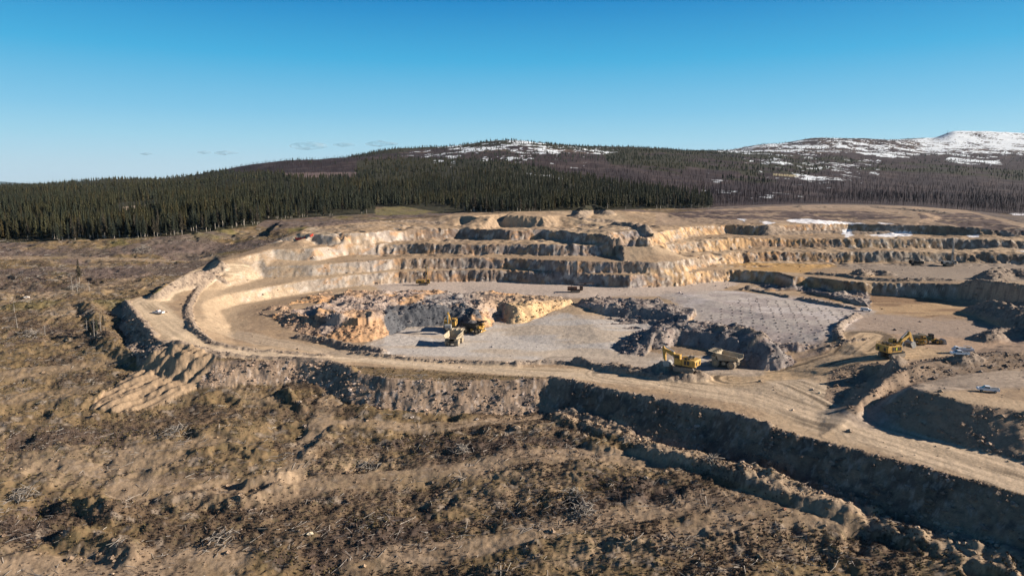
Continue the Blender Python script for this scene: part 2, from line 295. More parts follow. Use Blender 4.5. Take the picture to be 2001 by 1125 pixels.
def height(x, y, info=False):
    """full ground height at plan points"""
    wx = (fbm(x, y, 14, 3, 1)-.5)*7 + (fbm(x, y, 3.6, 3, 2)-.5)*2.6; wy = (fbm(x, y, 14, 3, 3)-.5)*7 + (fbm(x, y, 3.6, 3, 4)-.5)*2.6
    zf = zfar(x, y)
    near = y < 905
    z = zf.copy(); att = {}
    n_ = near & (np.abs(x) < 780)
    xi, yi = x[n_], y[n_]; wxi, wyi = wx[n_], wy[n_]
    rk = inpoly(xi, yi, PL)
    # platform: warped lookup gives the faces their broken outline
    g1 = ss(.35, .65, fbm(xi, yi, 40, 2, 6))
    rib = ((fbm(xi, yi*.15, 5.5, 4, 7, .75)-.5)*1.9 + (fbm(xi, yi*.1, 27, 2, 9)-.5)*2.6)*(.18+.82*ss(-150, -60, xi))
    kf = 1-.7*ss(330, 400, yi); zp = bil(GP, xi+wxi*.42*(.55+g1)*kf, yi+wyi*.62*(.55+g1)*kf+rib*ss(330, 400, yi))
    zp0 = bil(GP, xi, yi)
    sw = np.abs(bil(GP, xi, yi+1.5)-bil(GP, xi, yi-1.5))/3; sx = np.abs(bil(GP, xi+1.5, yi)-bil(GP, xi-1.5, yi))/3; fm = ss(.35, .8, np.hypot(sw, sx))*(yi > 330)*(.15+.85*ss(-150, -60, xi))
    zp = zp + fm*((fbm(xi, yi*.8, 2.0, 3, 10, .7)-.5)*2.6 - np.abs(fbm(xi, yi*.3, 5, 2, 13)-.5)*2.0)
    d, zc, al = pdist(xi, yi, FRONT + []); inside = rk
    zo = bil(GO, xi, yi)
    dw = np.maximum(0, d + wxi*.28*ss(0, 10, d)-ss(.45, .7, fbm(xi, yi, 11, 2, 5))*.9)
    dl, zl, _ = pdist(xi, yi, leftup+[FRONT[0]])
    fill = np.where(inside, -99, zc-0.70*dw)
    fillm = (~inside) & (fill > zo)
    tl = ss(0, 40, dl)
    outz = zo*tl + zp0*(1-tl)*1.0
    zz = np.where(inside, zp, np.maximum(fill, np.where(dl < d, outz, zo)))
    M = np.zeros(xi.shape, f32)
    # broken rock benches
    dm, zm, am = pdist(xi+wxi*.75, yi+wyi*.75, MUCK, True); im = inpoly(xi+wxi*.75, yi+wyi*.75, MUCK)
    pat = inpoly(xi, yi, U([(1290,575,9),(1400,568,9),(1560,568,9),(1700,600,9),(1640,668,9),(1500,660,9),(1440,640,9),(1340,628,9),(1360,606,9),(1300,596,9),(1270,580,9)]))
    strip = inpoly(xi, yi, U([(580,566,8),(700,574,9),(850,572,9),(1000,577,9),(1100,585,9),(1250,585,9),(1300,590,9),(1500,560,9),(1300,545,9),(1000,540,9),(700,545,9)]))
    hump = (ridged(xi*.75, yi, 13, 2, 11)*1.9 + (fbm(xi, yi, 5, 3, 12)-.5)*2.0)
    bumpy = im & ~pat & ~strip
    gdist = np.minimum(dm, 9)/9
    edge_pt = ss(0, 4, np.where(im, dm, 0))
    top = np.where(bumpy, 9.3+hump*edge_pt*1.0, np.where(strip | pat, 0, 9)); 
    top = np.where(bumpy & (xi < -100), (zm-2.2)+hump*1.15, top)
    rampm = inpoly(xi, yi, U([(1150,628,2),(1325,616,9),(1302,645,6),(1255,704,0),(1160,708,0)])); mk = np.where(im, top, zm-np.where(rampm, .40, .40+.45*ss(-75, -50, xi))*dm-1.2*(1-ss(-75, -50, xi)))
    apply = (mk > zz) & (~(strip | pat))
    zz = np.where(apply, mk, zz); M = np.where(apply, 1, M)
    dm2, zm2, _ = pdist(xi+wxi*.5, yi+wyi*.5, MID, True); im2 = inpoly(xi+wxi*.5, yi+wyi*.5, MID)
    mk = np.where(im2, zm2, zm2-.8*dm2); a2 = mk > zz; zz = np.where(a2, mk, zz); M = np.where(a2, 1, M)
    rr = np.zeros(xi.shape, f32); sd_ = np.zeros(xi.shape, f32)
    for pts, hh, hw, ro in RIDGES:
        pw = U(pts); xa = min(p[0] for p in pw)-hw*3-6; xb = max(p[0] for p in pw)+hw*3+6; ya = min(p[1] for p in pw)-hw*3-6; yb = max(p[1] for p in pw)+hw*3+6
        m = (xi > xa) & (xi < xb) & (yi > ya) & (yi < yb)
        if not m.any(): continue
        X, Y = xi[m], yi[m]; am_ = .35 if ro == 1 else .7
        dr, _, ar = pdist(X+wxi[m]*am_*.6, Y+wyi[m]*am_*.6, pw)
        L = ar.max() if ar.size else 1
        prof = np.clip(1-dr/(hw*1.15), 0, 1); prof = prof*(1.25-.25*prof)
        if ro == 3: prof = np.clip((hw*1.15-dr)/(hw*.62), 0, 1)
        hv = hh*(.35+.8*fbm(X, Y, 17, 2, 22)+.5*fbm(X, Y, 4 if ro == 1 else 8, 3, 21))
        hv = hv if ro != 3 else hh*(.8+.4*fbm(X, Y, 14, 3, 23)); sd_[m] = np.maximum(sd_[m], (prof > .93) if ro == 3 else 0); zz[m] += prof*hv; rr[m] = np.maximum(rr[m], ss(0, .4, prof))
    # --- surface roughness by kind
    tk = inpoly(xi, yi, TRK)
    slope = 0
    nat = ((~inside) & ~fillm) | (yi > 480)
    lump = (fbm(xi, yi, 16, 4, 31)-.5)*2.2 + (fbm(xi, yi, 4.5, 3, 32)-.5)*1.2 + (fbm(xi, yi, 34, 2, 30)-.5)*4.0*ss(300, 200, yi) + (fbm(xi*.28, yi, 9, 3, 44)-.5)*2.6 - ss(.62, .75, fbm(xi, yi, 12, 3, 33))*1.1 + (ridged(xi, yi, 9, 2, 34))*.35
    gul = (np.abs(fbm(al*1.0, d*.15, 5.5, 3, 35)-.5)*2)   # erosion ribs down the fill
    gm = np.zeros(xi.shape, f32)
    for pts, hw, am_ in GRADED:
        dg, _, _ = pdist(xi+wxi*.3, yi+wyi*.3, U(pts)); gm = np.maximum(gm, (1-ss(hw*.7, hw*1.5, dg))*am_)
    lump = lump*(1-gm)*(1-tk*.85)
    zz = zz + np.where(nat & (yi < 560), lump, 0)*ss(0, 10, np.where(inside, 10, d))
    zz = zz + np.where(nat & (yi >= 560), lump*.5, 0)
    zz = zz - np.where(fillm, gul*.5*ss(0, 4, d), 0) + np.where(fillm, (fbm(xi, yi, 3.0, 4, 36, .6)-.5)*1.6, 0)
    zz = zz + M*((fbm(xi, yi, 2.6, 3, 37)-.5)*1.5 - (np.abs(fbm(xi, yi*.4, 5, 3, 38)-.5))*2.0) + rr*(fbm(xi, yi, 1.8, 2, 39)-.5)*1.1
    zz = zz + np.where(nat & (yi < 420), (fbm(xi, yi, 1.5, 2, 45)-.5)*.75*(1-gm*.7)*(1-tk), 0)
    zz = zz + (fbm(xi, yi, 1.6, 3, 40)-.5)*.22 + (fbm(xi, yi, 22, 2, 41)-.5)*.8
    dirn = (xi*.55+yi*.83)*1.0; zz = zz + np.where(tk, (fbm((xi*.45+yi*.89)*.10, (xi*.89-yi*.45), 1.7, 2, 42)-.5)*2.2, 0)
    z[n_] = zz*(1-ss(700, 860, yi)) + zf[n_]*ss(700, 860, yi)
    if info:
        for k, v in (('inside', inside), ('fill', fillm), ('muck', M), ('ridge', rr), ('nat', nat), ('pat', pat), ('strip', strip), ('trk', tk), ('graded', gm), ('sandy', sd_)):
            a = np.zeros(x.shape, f32); a[n_] = v; att[k] = a
        a = np.full(x.shape, 0., f32); a[n_] = d; att['dfront'] = a
        return z, att
    return z

# mesh grid: rows in depth, columns in tangent, both growing with distance (real plan positions)
rows = [46.]
while rows[-1] < 16000:
    y = rows[-1]
    rows.append(y + (max(.42, y*.0035) if y < 300 else (.55 if y < 580 else max(.55, (y-580)*.007+.55) if y < 2000 else y*.0065 if y < 5600 else y*.03)))
rows = np.array(rows); cols = np.linspace(-1.0, 1.0, 1361)
UU, YY = np.meshgrid(cols, rows); XX = UU*(YY+8)
NR, NC = UU.shape
X = XX.ravel().astype(np.float64); Y = YY.ravel().astype(np.float64)
Z, ATT = height(X, Y, True)
print('terrain', NR, NC, NR*NC)

# ------------------------------------------------------------------ zones of the ground
PX, PY = proj(X, Y, Z)
Zg = Z.reshape(NR, NC); Xg = X.reshape(NR, NC); Yg = Y.reshape(NR, NC)
def slopes():
    dzu = np.gradient(Zg, axis=1); dxu = np.gradient(Xg, axis=1); dzv = np.gradient(Zg, axis=0); dyv = np.gradient(Yg, axis=0)
    gx = dzu/dxu; dxv = np.gradient(Xg, axis=0); gy = (dzv-gx*dxv)/dyv
    return gx.ravel(), gy.ravel()
GRX, GRY = slopes(); SL = np.hypot(GRX, GRY)
def pip(poly): return inpoly(PX, PY, poly).astype(f32)
def soft(poly, w=1.0):            # polygon mask with a ragged edge
    jx = (fbm(X, Y, 18, 3, 51)-.5); jy = (fbm(X, Y, 18, 3, 52)-.5); k = 1334/np.maximum(Y, 60)
    return inpoly(PX+jx*22*k*.25*w, PY+jy*7*k*.25*w, poly).astype(f32)
def softer(poly, w=1.0):
    r = np.zeros(X.shape, f32)
    for a, b in JIT: r[OKM] += inpoly(a, b, poly)/3
    return r
OKM = (Y > 180) & (Y < 620) & (np.abs(UU.ravel()) < .86); JIT = []
for i in range(3):
    x_, y_, z_ = X[OKM], Y[OKM], Z[OKM]; JIT.append(proj(x_+(fbm(x_, y_, 26, 3, 251+i)-.5)*26, y_+(fbm(x_, y_, 26, 3, 261+i)-.5)*26, z_))
SPRUCE = [(-500,482),(0,475),(200,467),(330,462),(430,450),(500,441),(520,429),(560,429),(600,425),(733,417),(735,404),(790,405),(870,416),(960,414),(1100,412),(1200,410),(1387,406),(1397,388),(1300,372),(1200,353),(1120,341),(1060,326),(1010,318),(900,310),(800,308),(700,314),(690,341),(620,346),(540,338),(430,333),(190,351),(0,356),(-500,362)]
RIDGEG = [(640,306),(700,292),(800,284),(900,272),(1000,262),(1180,280),(1400,290),(1400,300),(1180,299),(1000,283),(900,288),(800,297),(700,306)]
RIGHTG = [(1180,296),(1300,297),(1420,290),(1480,296),(1560,304),(1650,308),(1800,318),(1900,328),(2500,345),(2500,372),(2001,352),(1800,338),(1620,330),(1560,350),(1480,357),(1400,347),(1300,336),(1190,322)]
CLEARP = [(555,338),(700,336),(690,347),(560,347)]
def forest_kind(x, y, z):
    """0 none, 1 spruce, 2 leafless wood"""
    px, py = proj(x, y, z); n1 = fbm(x, y, 120, 3, 61)
    jx = (n1-.5)*14; jy = (fbm(x, y, 90, 3, 62)-.5)*9*ss(600, 1200, y)
    sp_ = inpoly(px+jx*ss(600, 1200, y), py+jy, SPRUCE)
    g = inpoly(px+jx, py+jy, RIDGEG) | (inpoly(px+jx, py+jy, RIGHTG) & (n1 > .45))
    k = np.zeros(x.shape, int)
    tl = np.interp(px, [-500,1387,1400,1500,1600,1700,1800,1900,2001,2500], [482,406,404,400,398,399,404,412,422,440])
    wood = (py < tl) & ((px > 1385) | (py < 400))
    k[wood] = 2; k[sp_] = 1; k[g & (y > 900)] = 1
    k[inpoly(px, py, CLEARP)] = 0
    k[(y < 480)] = 0
    return k
def snowmask(x, y, z, px, py):
    c = np.zeros(x.shape, f32)
    def zone(poly, v, w=1):
        nonlocal c
        c = np.maximum(c, inpoly(px+(fbm(x, y, 200, 3, 71)-.5)*60, py+(fbm(x, y, 150, 3, 72)-.5)*16, poly)*v)
    zone([(860,268),(1000,262),(1180,276),(1200,296),(1100,300),(960,296),(860,290)], .44)
    zone([(700,285),(900,285),(1150,300),(1150,330),(900,325),(720,320)], .27)
    zone([(1380,285),(1480,268),(1600,262),(1820,262),(1820,306),(1600,303),(1450,300)], .46)
    zone([(1770,240),(2600,240),(2600,300),(1900,300),(1800,285)], .63)
    zone([(1640,285),(2001,290),(2001,306),(1700,304)], .46)
    zone([(1860,306),(1965,312),(1965,326),(1850,320)], .56)
    zone([(1480,300),(1720,310),(1720,350),(1500,350)], .33)
    zone([(1060,338),(1140,345),(1160,352),(1060,348)], .40)
    zone([(820,340),(1060,325),(1060,342),(860,358)], .3)
    zone([(1380,300),(1700,300),(1700,385),(1380,395)], .22)
    n = fbm(x*1.5, y*.8, 30, 5, 73, .65)*.6 + fbm(x, y*.7, 110, 3, 74)*.4
    return ss(0, .03, n-(1-c)*.62-.19)*(c > 0)*(y > 800)

def mixc(A, c, m):
    m = np.clip(m, 0, 1)[:, None]; return A*(1-m)+np.array(c, f32)*m
HEATH = [[(640,1020),(760,1000),(860,985),(890,1040),(830,1090),(700,1110),(600,1135),(560,1090)], [(1060,980),(1160,968),(1190,1020),(1100,1035)], [(880,855),(1000,855),(1120,862),(1170,895),(1000,895),(860,900)], [(-20,1000),(90,955),(130,1000),(40,1070)], [(290,930),(400,905),(430,930),(340,955)], [(1140,925),(1330,945),(1500,985),(1300,995),(1130,970)], [(20,840),(200,830),(330,850),(180,870),(20,880)], [(700,870),(850,850),(900,870),(760,890)], [(0,540),(300,545),(250,560),(0,560)], [(0,640),(150,635),(150,660),(0,670)]]
n_big = fbm(X, Y, 46, 3, 81); n_mid = fbm(X, Y*1.7, 13, 4, 82); n_sm = fbm(X, Y*1.3, 3.2, 3, 83); n_fi = fbm(X, Y, 1.1, 2, 84)
A = np.zeros((X.size, 3), f32)
# cleared hillside: dry grass, bare dirt, dark slash
A[:] = (.232, .165, .092)
A = mixc(A, (.165,.115,.060), ss(.45, .60, n_mid)*.7)                    # dry grass
A = mixc(A, (.30,.222,.145), ss(.54, .66, fbm(X*.5, Y*1.6, 26, 3, 85))*.9)        # bare dirt
A = mixc(A, (.13,.092,.065), ss(.52, .64, fbm(X*.7, Y*1.5, 17, 4, 86))*.7)       # slash and heath
A = mixc(A, (.080,.062,.048), ss(.53, .62, n_sm)*.65); A = mixc(A, (.10,.085,.045), ss(.56, .66, n_fi)*.5)
A = mixc(A, (.36,.30,.24), ss(.66, .74, n_sm)*.5)
A = mixc(A, (.16,.145,.045), ss(.54, .64, fbm(X, Y*1.6, 30, 3, 87))*.6*ss(300, 380, Y)*(X < 0))   # greener grass
A = mixc(A, (.135,.105,.098), ss(.44, .56, fbm(X*.6, Y*1.4, 28, 3, 88))*.8*ss(330, 430, Y))
natm = ATT['nat']
_jx, _jy = (fbm(X, Y, 9, 4, 311)-.5), (fbm(X, Y, 9, 4, 312)-.5); _k = 1334/np.maximum(Y, 60)
HM = np.zeros(X.size, f32)
for h_ in HEATH: HM = np.maximum(HM, inpoly(PX+_jx*16*_k, PY+_jy*7*_k, h_))
A = mixc(A, (.092,.067,.055), HM*.8*(.5+.5*(n_sm > .45)))
A = mixc(A, (.15,.125,.115), ss(430, 520, Y)*(PX > 1380)*.8*(n_mid > .42))
# pit ground
ins = (ATT['inside'] > .5) & (PY > 418+0*PX)
PITZ = [(215,610),(250,585),(300,575),(345,545),(420,508),(480,492),(540,470),(600,445),(700,436),(860,424),(900,414),(1130,408),(1300,416),(1480,404),(1620,400),(1860,405),(2000,436),(2600,470),(2600,1400),(2001,968),(1560,850),(1080,739),(640,711),(360,695),(262,640)]
pz = np.maximum(soft(PITZ, .6), ATT['fill'])
B = np.zeros_like(A); B[:] = (.36, .262, .170)
B = mixc(B, (.30,.222,.15), ss(.45, .6, n_mid)); B = mixc(B, (.44,.335,.225), ss(.5, .62, n_big)*.8)
# grey rock floors
gf = softer([(740,668),(780,640),(900,640),(1100,612),(1170,622),(1325,614),(1325,640),(1240,690),(1440,700),(1400,722),(1150,712),(1000,708),(860,700),(700,690)], .5)
B = mixc(B, (.48,.445,.405), gf); B = mixc(B, (.47,.40,.32), gf*ss(.5, .62, fbm(X*.4, Y, 16, 3, 89)))
dslash = np.maximum(soft([(1290,412),(1480,411),(1700,413),(1790,426),(1640,431),(1450,429),(1330,425)], .6), soft([(1790,412),(1900,417),(2001,445),(2300,460),(2001,462),(1870,442),(1800,428)], .6)); B = mixc(B, (.30,.225,.165), soft([(1280,400),(1480,400),(1850,400),(2300,440),(2300,470),(1900,445),(1500,436),(1280,440)], .5)*.8); B = mixc(B, (.105,.078,.075), dslash*.95*ss(.34, .44, n_mid))
st = softer([(700,548),(1450,548),(1400,575),(1300,580),(1100,582),(760,575)], .3); B = mixc(B, (.47,.40,.345), st*.9)
pt = softer([(1300,575),(1440,566),(1700,600),(1640,668),(1520,680),(1430,652),(1310,640),(1340,612)], .4)
B = mixc(B, (.43,.39,.355), pt); B = mixc(B, (.33,.285,.275), pt*ss(.48, .58, fbm(X, Y, 9, 3, 90))*.7); B = mixc(B, (.52,.48,.46), pt*ss(.56, .66, fbm(X*.6, Y, 10, 3, 94))*.7)
rf = softer([(1690,612),(1800,610),(1960,640),(2100,650),(2100,690),(1880,695),(1760,660),(1700,660),(1660,700),(1560,700),(1640,660)], .5)
B = mixc(B, (.33,.262,.215), rf*.8); B = mixc(B, (.40,.28,.19), rf*ss(.5, .6, n_big)*.8)
of_ = softer([(1585,575),(1780,578),(1880,595),(1930,610),(1830,624),(1720,610),(1620,590)], .3)
B = mixc(B, (.42,.29,.165), of_*.9); B = mixc(B, (.22,.14,.085), of_*ss(.5, .62, fbm(X*.3, Y*1.2, 9, 3, 95))*.8)
ob = softer([(1440,512),(1560,515),(1640,516),(1580,535),(1440,526)], .3); B = mixc(B, (.44,.28,.12), ob)
rb = softer([(1620,515),(2300,515),(2300,556),(1750,545)], .3); B = mixc(B, (.27,.225,.185), rb*.85)
# roads
def road(pts, hw, col, amt=1.0, sn=.35):
    global B
    pw = U(pts); xa = min(p[0] for p in pw)-hw*2; xb = max(p[0] for p in pw)+hw*2; ya = min(p[1] for p in pw)-hw*2; yb = max(p[1] for p in pw)+hw*2
    m = (X > xa) & (X < xb) & (Y > ya) & (Y < yb)
    d, _, al = pdist(X[m], Y[m], pw); dx = d*np.sign(fbm(X[m], Y[m], 400, 1, 3)-.5)
    k = (1-ss(hw*.7, hw*1.15, d+(fbm(X[m], Y[m], 8, 2, 96)-.5)*hw*.5))*amt
    stv = fbm(al*.05, d, 1.5, 3, 97); gp = ss(.45, .62, fbm(X[m], Y[m], 24, 2, 98))
    c = np.array(col, f32)[None, :]*(1+sn*(.45*ss(.5, .35, stv)-1.0*ss(.53, .66, stv)*(.35+.65*gp)))[:, None]
    Bm = B[m]; B[m] = Bm*(1-k[:, None])+c*k[:, None]
LT = (.49,.385,.265); LT2 = (.55,.44,.315)
road([(520,436,44),(560,432,44),(600,440,43),(640,452,41),(620,458,39)], 5, (.36,.29,.21))
road([(600,436,44),(700,431,45),(860,424,47)], 4, (.38,.29,.20))
road([(620,452,40),(760,442,41),(900,449,40),(1060,448,40),(1200,452,40),(1270,456,40)], 7, (.34,.26,.185))
road([(480,500,29),(430,518,24),(385,534,18.5),(330,565,15),(285,592,12.4),(308,612,11.2),(360,652,8.8),(430,684,6),(560,694,3.8),(640,697,3),(700,696,2),(900,716,1.4),(1200,736,1.4),(1400,752,1.4)], 9, LT)
road([(430,684,6),(560,693,3.8),(700,699,2.2),(900,717,1.5),(1200,738,1.4)], 3.0, LT2, 1, .2)
road([(450,650,3),(520,668,2),(600,680,1.2),(700,693,1.6)], 7, (.40,.32,.235), .8)
road([(1200,732,1.4),(1320,748,1.4),(1480,772,1.6),(1600,812,2),(1800,872,2.4),(2001,934,2.8),(2250,1000,3.2)], 13, (.46,.365,.26), .9, .55)
road([(1500,742,1.2),(1600,775,1.6),(1700,820,2.1)], 9, LT2, .8, .7)
road([(1440,742,1),(1520,735,1),(1600,715,3.5),(1660,690,7),(1700,655,9)], 12, (.43,.32,.20), .8, .8)
road([(1520,740,1),(1600,728,4),(1680,702,7.9),(1800,690,8.6)], 9, (.47,.34,.205), .7, .8)
road([(1100,705,.4),(1300,718,.5),(1450,726,.8)], 9, (.38,.32,.26), .8, .4)
road([(1690,815,2.6),(1730,786,5),(1790,757,8.6),(1880,745,10.6),(2001,738,11.2),(2200,742,11.4)], 11, (.37,.30,.235), .95, .3)
road([(1480,408,48),(1620,404,49),(1780,400,50),(1840,400,50)], 6, (.40,.29,.20))
road([(1790,402,50),(1790,412,48),(1830,424,45),(1800,430,44)], 5, (.40,.29,.20))
FT = (.31,.235,.16)
def path(pts, hw, amt=.8): road(pts, hw, FT, amt, .5)
# walls, faces
wall = ss(.55, .85, SL)*(Y > 330)*(ATT['inside'] > .5)*(PY > 434)*(ATT['muck'] < .5)*(1-np.clip(ATT['ridge'], 0, 1))
vs_ = fbm(X+Z*.4, Z*.45, 1.9, 3, 101); vb = fbm(X, Z*1.7+Y*.3, 13, 3, 102); vc = fbm(X, Z*1.5+Y*.3, 6, 3, 103)
W = np.zeros_like(A)
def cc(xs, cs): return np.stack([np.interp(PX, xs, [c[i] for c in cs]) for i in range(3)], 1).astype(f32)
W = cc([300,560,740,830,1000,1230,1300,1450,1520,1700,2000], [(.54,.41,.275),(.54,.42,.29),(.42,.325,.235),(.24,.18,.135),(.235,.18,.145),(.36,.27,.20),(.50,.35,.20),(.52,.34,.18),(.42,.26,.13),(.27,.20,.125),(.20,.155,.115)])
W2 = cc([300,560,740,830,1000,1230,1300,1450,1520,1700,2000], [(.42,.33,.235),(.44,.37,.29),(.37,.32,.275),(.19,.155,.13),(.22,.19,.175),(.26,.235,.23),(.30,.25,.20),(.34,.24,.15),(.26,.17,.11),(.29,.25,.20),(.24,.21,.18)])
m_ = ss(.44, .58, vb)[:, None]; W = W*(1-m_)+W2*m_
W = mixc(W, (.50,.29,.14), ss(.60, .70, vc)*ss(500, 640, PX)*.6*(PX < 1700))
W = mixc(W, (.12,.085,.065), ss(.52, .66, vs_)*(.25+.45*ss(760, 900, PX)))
W = mixc(W, (.62,.56,.48), ss(.62, .74, fbm(X, Z*.9, 2.4, 2, 104))*.5)
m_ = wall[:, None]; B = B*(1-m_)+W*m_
sl_l = softer([(385,560),(470,575),(475,640),(440,660),(395,640),(375,600)], .4); B = mixc(B, (.44,.335,.225), sl_l*.9)
# broken rock
Mk = ATT['muck']*1.0
MC = cc([480,620,700,780,900,960,1040,1120,1180,1300,1520], [(.40,.29,.20),(.45,.31,.20),(.50,.33,.20),(.26,.24,.225),(.29,.265,.245),(.46,.34,.24),(.52,.37,.23),(.42,.33,.24),(.29,.245,.215),(.25,.22,.20),(.24,.215,.20)])
MC = mixc(MC, (.56,.34,.17), ss(.52, .62, fbm(X, Y, 22, 3, 111))*(PX < 1180)*.8)
MC = mixc(MC, (.41,.34,.29), ss(.54, .62, fbm(X, Y, 15, 3, 112))*.8)
MC = mixc(MC, (.16,.12,.11), ss(.58, .70, fbm(X, Y, 3.4, 3, 113))*.6)
dk = soft([(755,600),(800,592),(880,596),(935,604),(945,640),(880,655),(760,655),(750,625)], .5); MC = mixc(MC, (.10,.107,.118), dk*.95*ss(.22, .36, fbm(X, Y, 7, 3, 114)))
og = soft([(690,618),(745,622),(760,650),(760,672),(680,670),(640,655)], .5); MC = mixc(MC, (.50,.31,.17), og*.85)
yl = soft([(990,592),(1120,585),(1130,612),(1000,640),(985,615)], .5); MC = mixc(MC, (.60,.43,.24), yl*.8)
m_ = Mk[:, None]; B = B*(1-m_)+MC*m_
# fill slopes, windrows
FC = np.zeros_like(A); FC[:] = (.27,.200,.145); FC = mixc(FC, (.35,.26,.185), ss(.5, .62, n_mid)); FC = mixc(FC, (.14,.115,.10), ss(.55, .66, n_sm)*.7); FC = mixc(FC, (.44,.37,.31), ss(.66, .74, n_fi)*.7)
FC = FC*(1-.32*ss(1040, 1140, PX))[:, None]; m_ = (ATT['fill']*1.0)[:, None]; B = B*(1-m_)+FC*m_  # right of the bend the bank's shade is deepened in the colour
dump = soft([(1695,818),(1787,752),(1860,776),(1941,791),(2300,800),(2300,980),(2001,905),(1850,868)], .3)*ss(.25, .5, SL)
bank = soft([(1620,725),(1680,710),(1800,704),(1900,690),(2300,670),(2300,722),(2001,720),(1850,736),(1760,760),(1670,812),(1610,780)], .3)
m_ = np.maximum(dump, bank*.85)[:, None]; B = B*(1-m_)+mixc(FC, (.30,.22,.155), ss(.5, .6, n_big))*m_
rdg = np.clip(ATT['ridge'], 0, 1)*(pz > .5)
RC = mixc(np.tile(np.array([[.33,.265,.205]], f32), (X.size, 1)), (.13,.105,.09), ss(.48, .6, n_fi)*.8)
m_ = (rdg*.85)[:, None]; B = B*(1-m_)+RC*m_
topc = soft([(885,420),(1110,418),(1095,448),(890,448)], .2); B = mixc(B, (.42,.31,.205), topc*.8)
tr = ATT['trk']; B = mixc(B, (.35,.255,.165), tr)
pz = np.maximum(pz, tr)
A = mixc(A, (.37,.275,.185), ATT['graded']*(.5+.5*(n_mid > .47))*(.5+.5*(n_fi > .36)))
A = A*(1-pz[:, None])+B*pz[:, None]
spoil = soft([(1085,792),(1200,815),(1400,890),(1600,950),(1800,1005),(2001,1080),(2400,1200),(2400,1290),(2001,1110),(1800,1035),(1600,985),(1380,925),(1200,850),(1085,810)], .3)
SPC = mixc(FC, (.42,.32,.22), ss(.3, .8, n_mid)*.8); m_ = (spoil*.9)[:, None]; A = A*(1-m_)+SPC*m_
A = mixc(A, (.37,.28,.19), ATT['sandy']*.85*ss(.3, .45, n_sm))
# forest floors and far land
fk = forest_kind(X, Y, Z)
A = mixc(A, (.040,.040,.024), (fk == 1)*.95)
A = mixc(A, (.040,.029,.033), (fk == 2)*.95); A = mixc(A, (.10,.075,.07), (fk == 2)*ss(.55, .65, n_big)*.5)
A = mixc(A, (.17,.125,.12), inpoly(PX, PY, CLEARP)*.9)
mead = soft([(733,404),(790,404),(870,416),(850,420),(733,420)], .3); A = mixc(A, (.19,.165,.075), mead*.9*(n_mid > .42))
A = mixc(A, (.30,.26,.16), inpoly(PX, PY, [(1510,339),(1560,342),(1560,346),(1510,343)])*1.0)
A = mixc(A, (.33,.26,.19), inpoly(PX, PY, [(240,404),(300,398),(302,405),(240,412)])*1.0)
sn = snowmask(X, Y, Z, PX, PY)
rockm = ss(.55, .65, fbm(X, Y, 40, 3, 121))*(PY < 300)*(fk != 1); A = mixc(A, (.16,.12,.09), rockm*.7)
A = mixc(A, (.76,.81,.90), sn)
for poly in ([(1536,430),(1580,427),(1600,430),(1650,433),(1690,437),(1650,438),(1590,437),(1545,435)], [(1484,431),(1516,436),(1500,438)], [(1440,427),(1462,429),(1455,432)], [(1645,449),(1660,448),(1668,460),(1652,463)],
             [(1690,460),(1740,455),(1760,452),(1784,453),(1782,461),(1730,463)], [(1718,434),(1745,437),(1720,438)], [(1890,459),(1912,459),(1910,464),(1892,463)], [(1985,490),(2010,489),(2010,492)], [(1975,417),(2020,417),(2020,421),(1980,420)]):
    A = mixc(A, (.80,.80,.82), inpoly(PX+(fbm(X, Y, 5, 2, 131)-.5)*10, PY+(fbm(X, Y, 5, 2, 132)-.5)*4, poly)*1.0)
A = A*(1+(n_fi-.5)*.35*(Y < 700))[:, None]; A = A*np.array([[1.01, .985, .985]])*(1-sn[:, None]) + A*sn[:, None]
A = np.clip(A, .01, .85)

def grid_mesh(name, X, Y, Z, NR, NC, cols=None):
    me = bpy.data.meshes.new(name); n = NR*NC
    me.vertices.add(n); me.vertices.foreach_set('co', np.stack([X, Y, Z], 1).astype(f32).ravel())
    i = np.arange((NR-1)*(NC-1)); r = i//(NC-1); c = i % (NC-1); v = r*NC+c
    q = np.stack([v, v+1, v+NC+1, v+NC], 1).astype(np.int32)
    me.loops.add(q.size); me.loops.foreach_set('vertex_index', q.ravel())
    me.polygons.add(len(q)); me.polygons.foreach_set('loop_start', (np.arange(len(q))*4).astype(np.int32))
    me.update(calc_edges=True)
    me.polygons.foreach_set('use_smooth', np.ones(len(q), bool))
    if cols is not None:
        a = me.color_attributes.new('albedo', 'FLOAT_COLOR', 'POINT')
        a.data.foreach_set('color', np.concatenate([cols, np.ones((n, 1))], 1).astype(f32).ravel())
    o = bpy.data.objects.new(name, me); S.collection.objects.link(o); return o
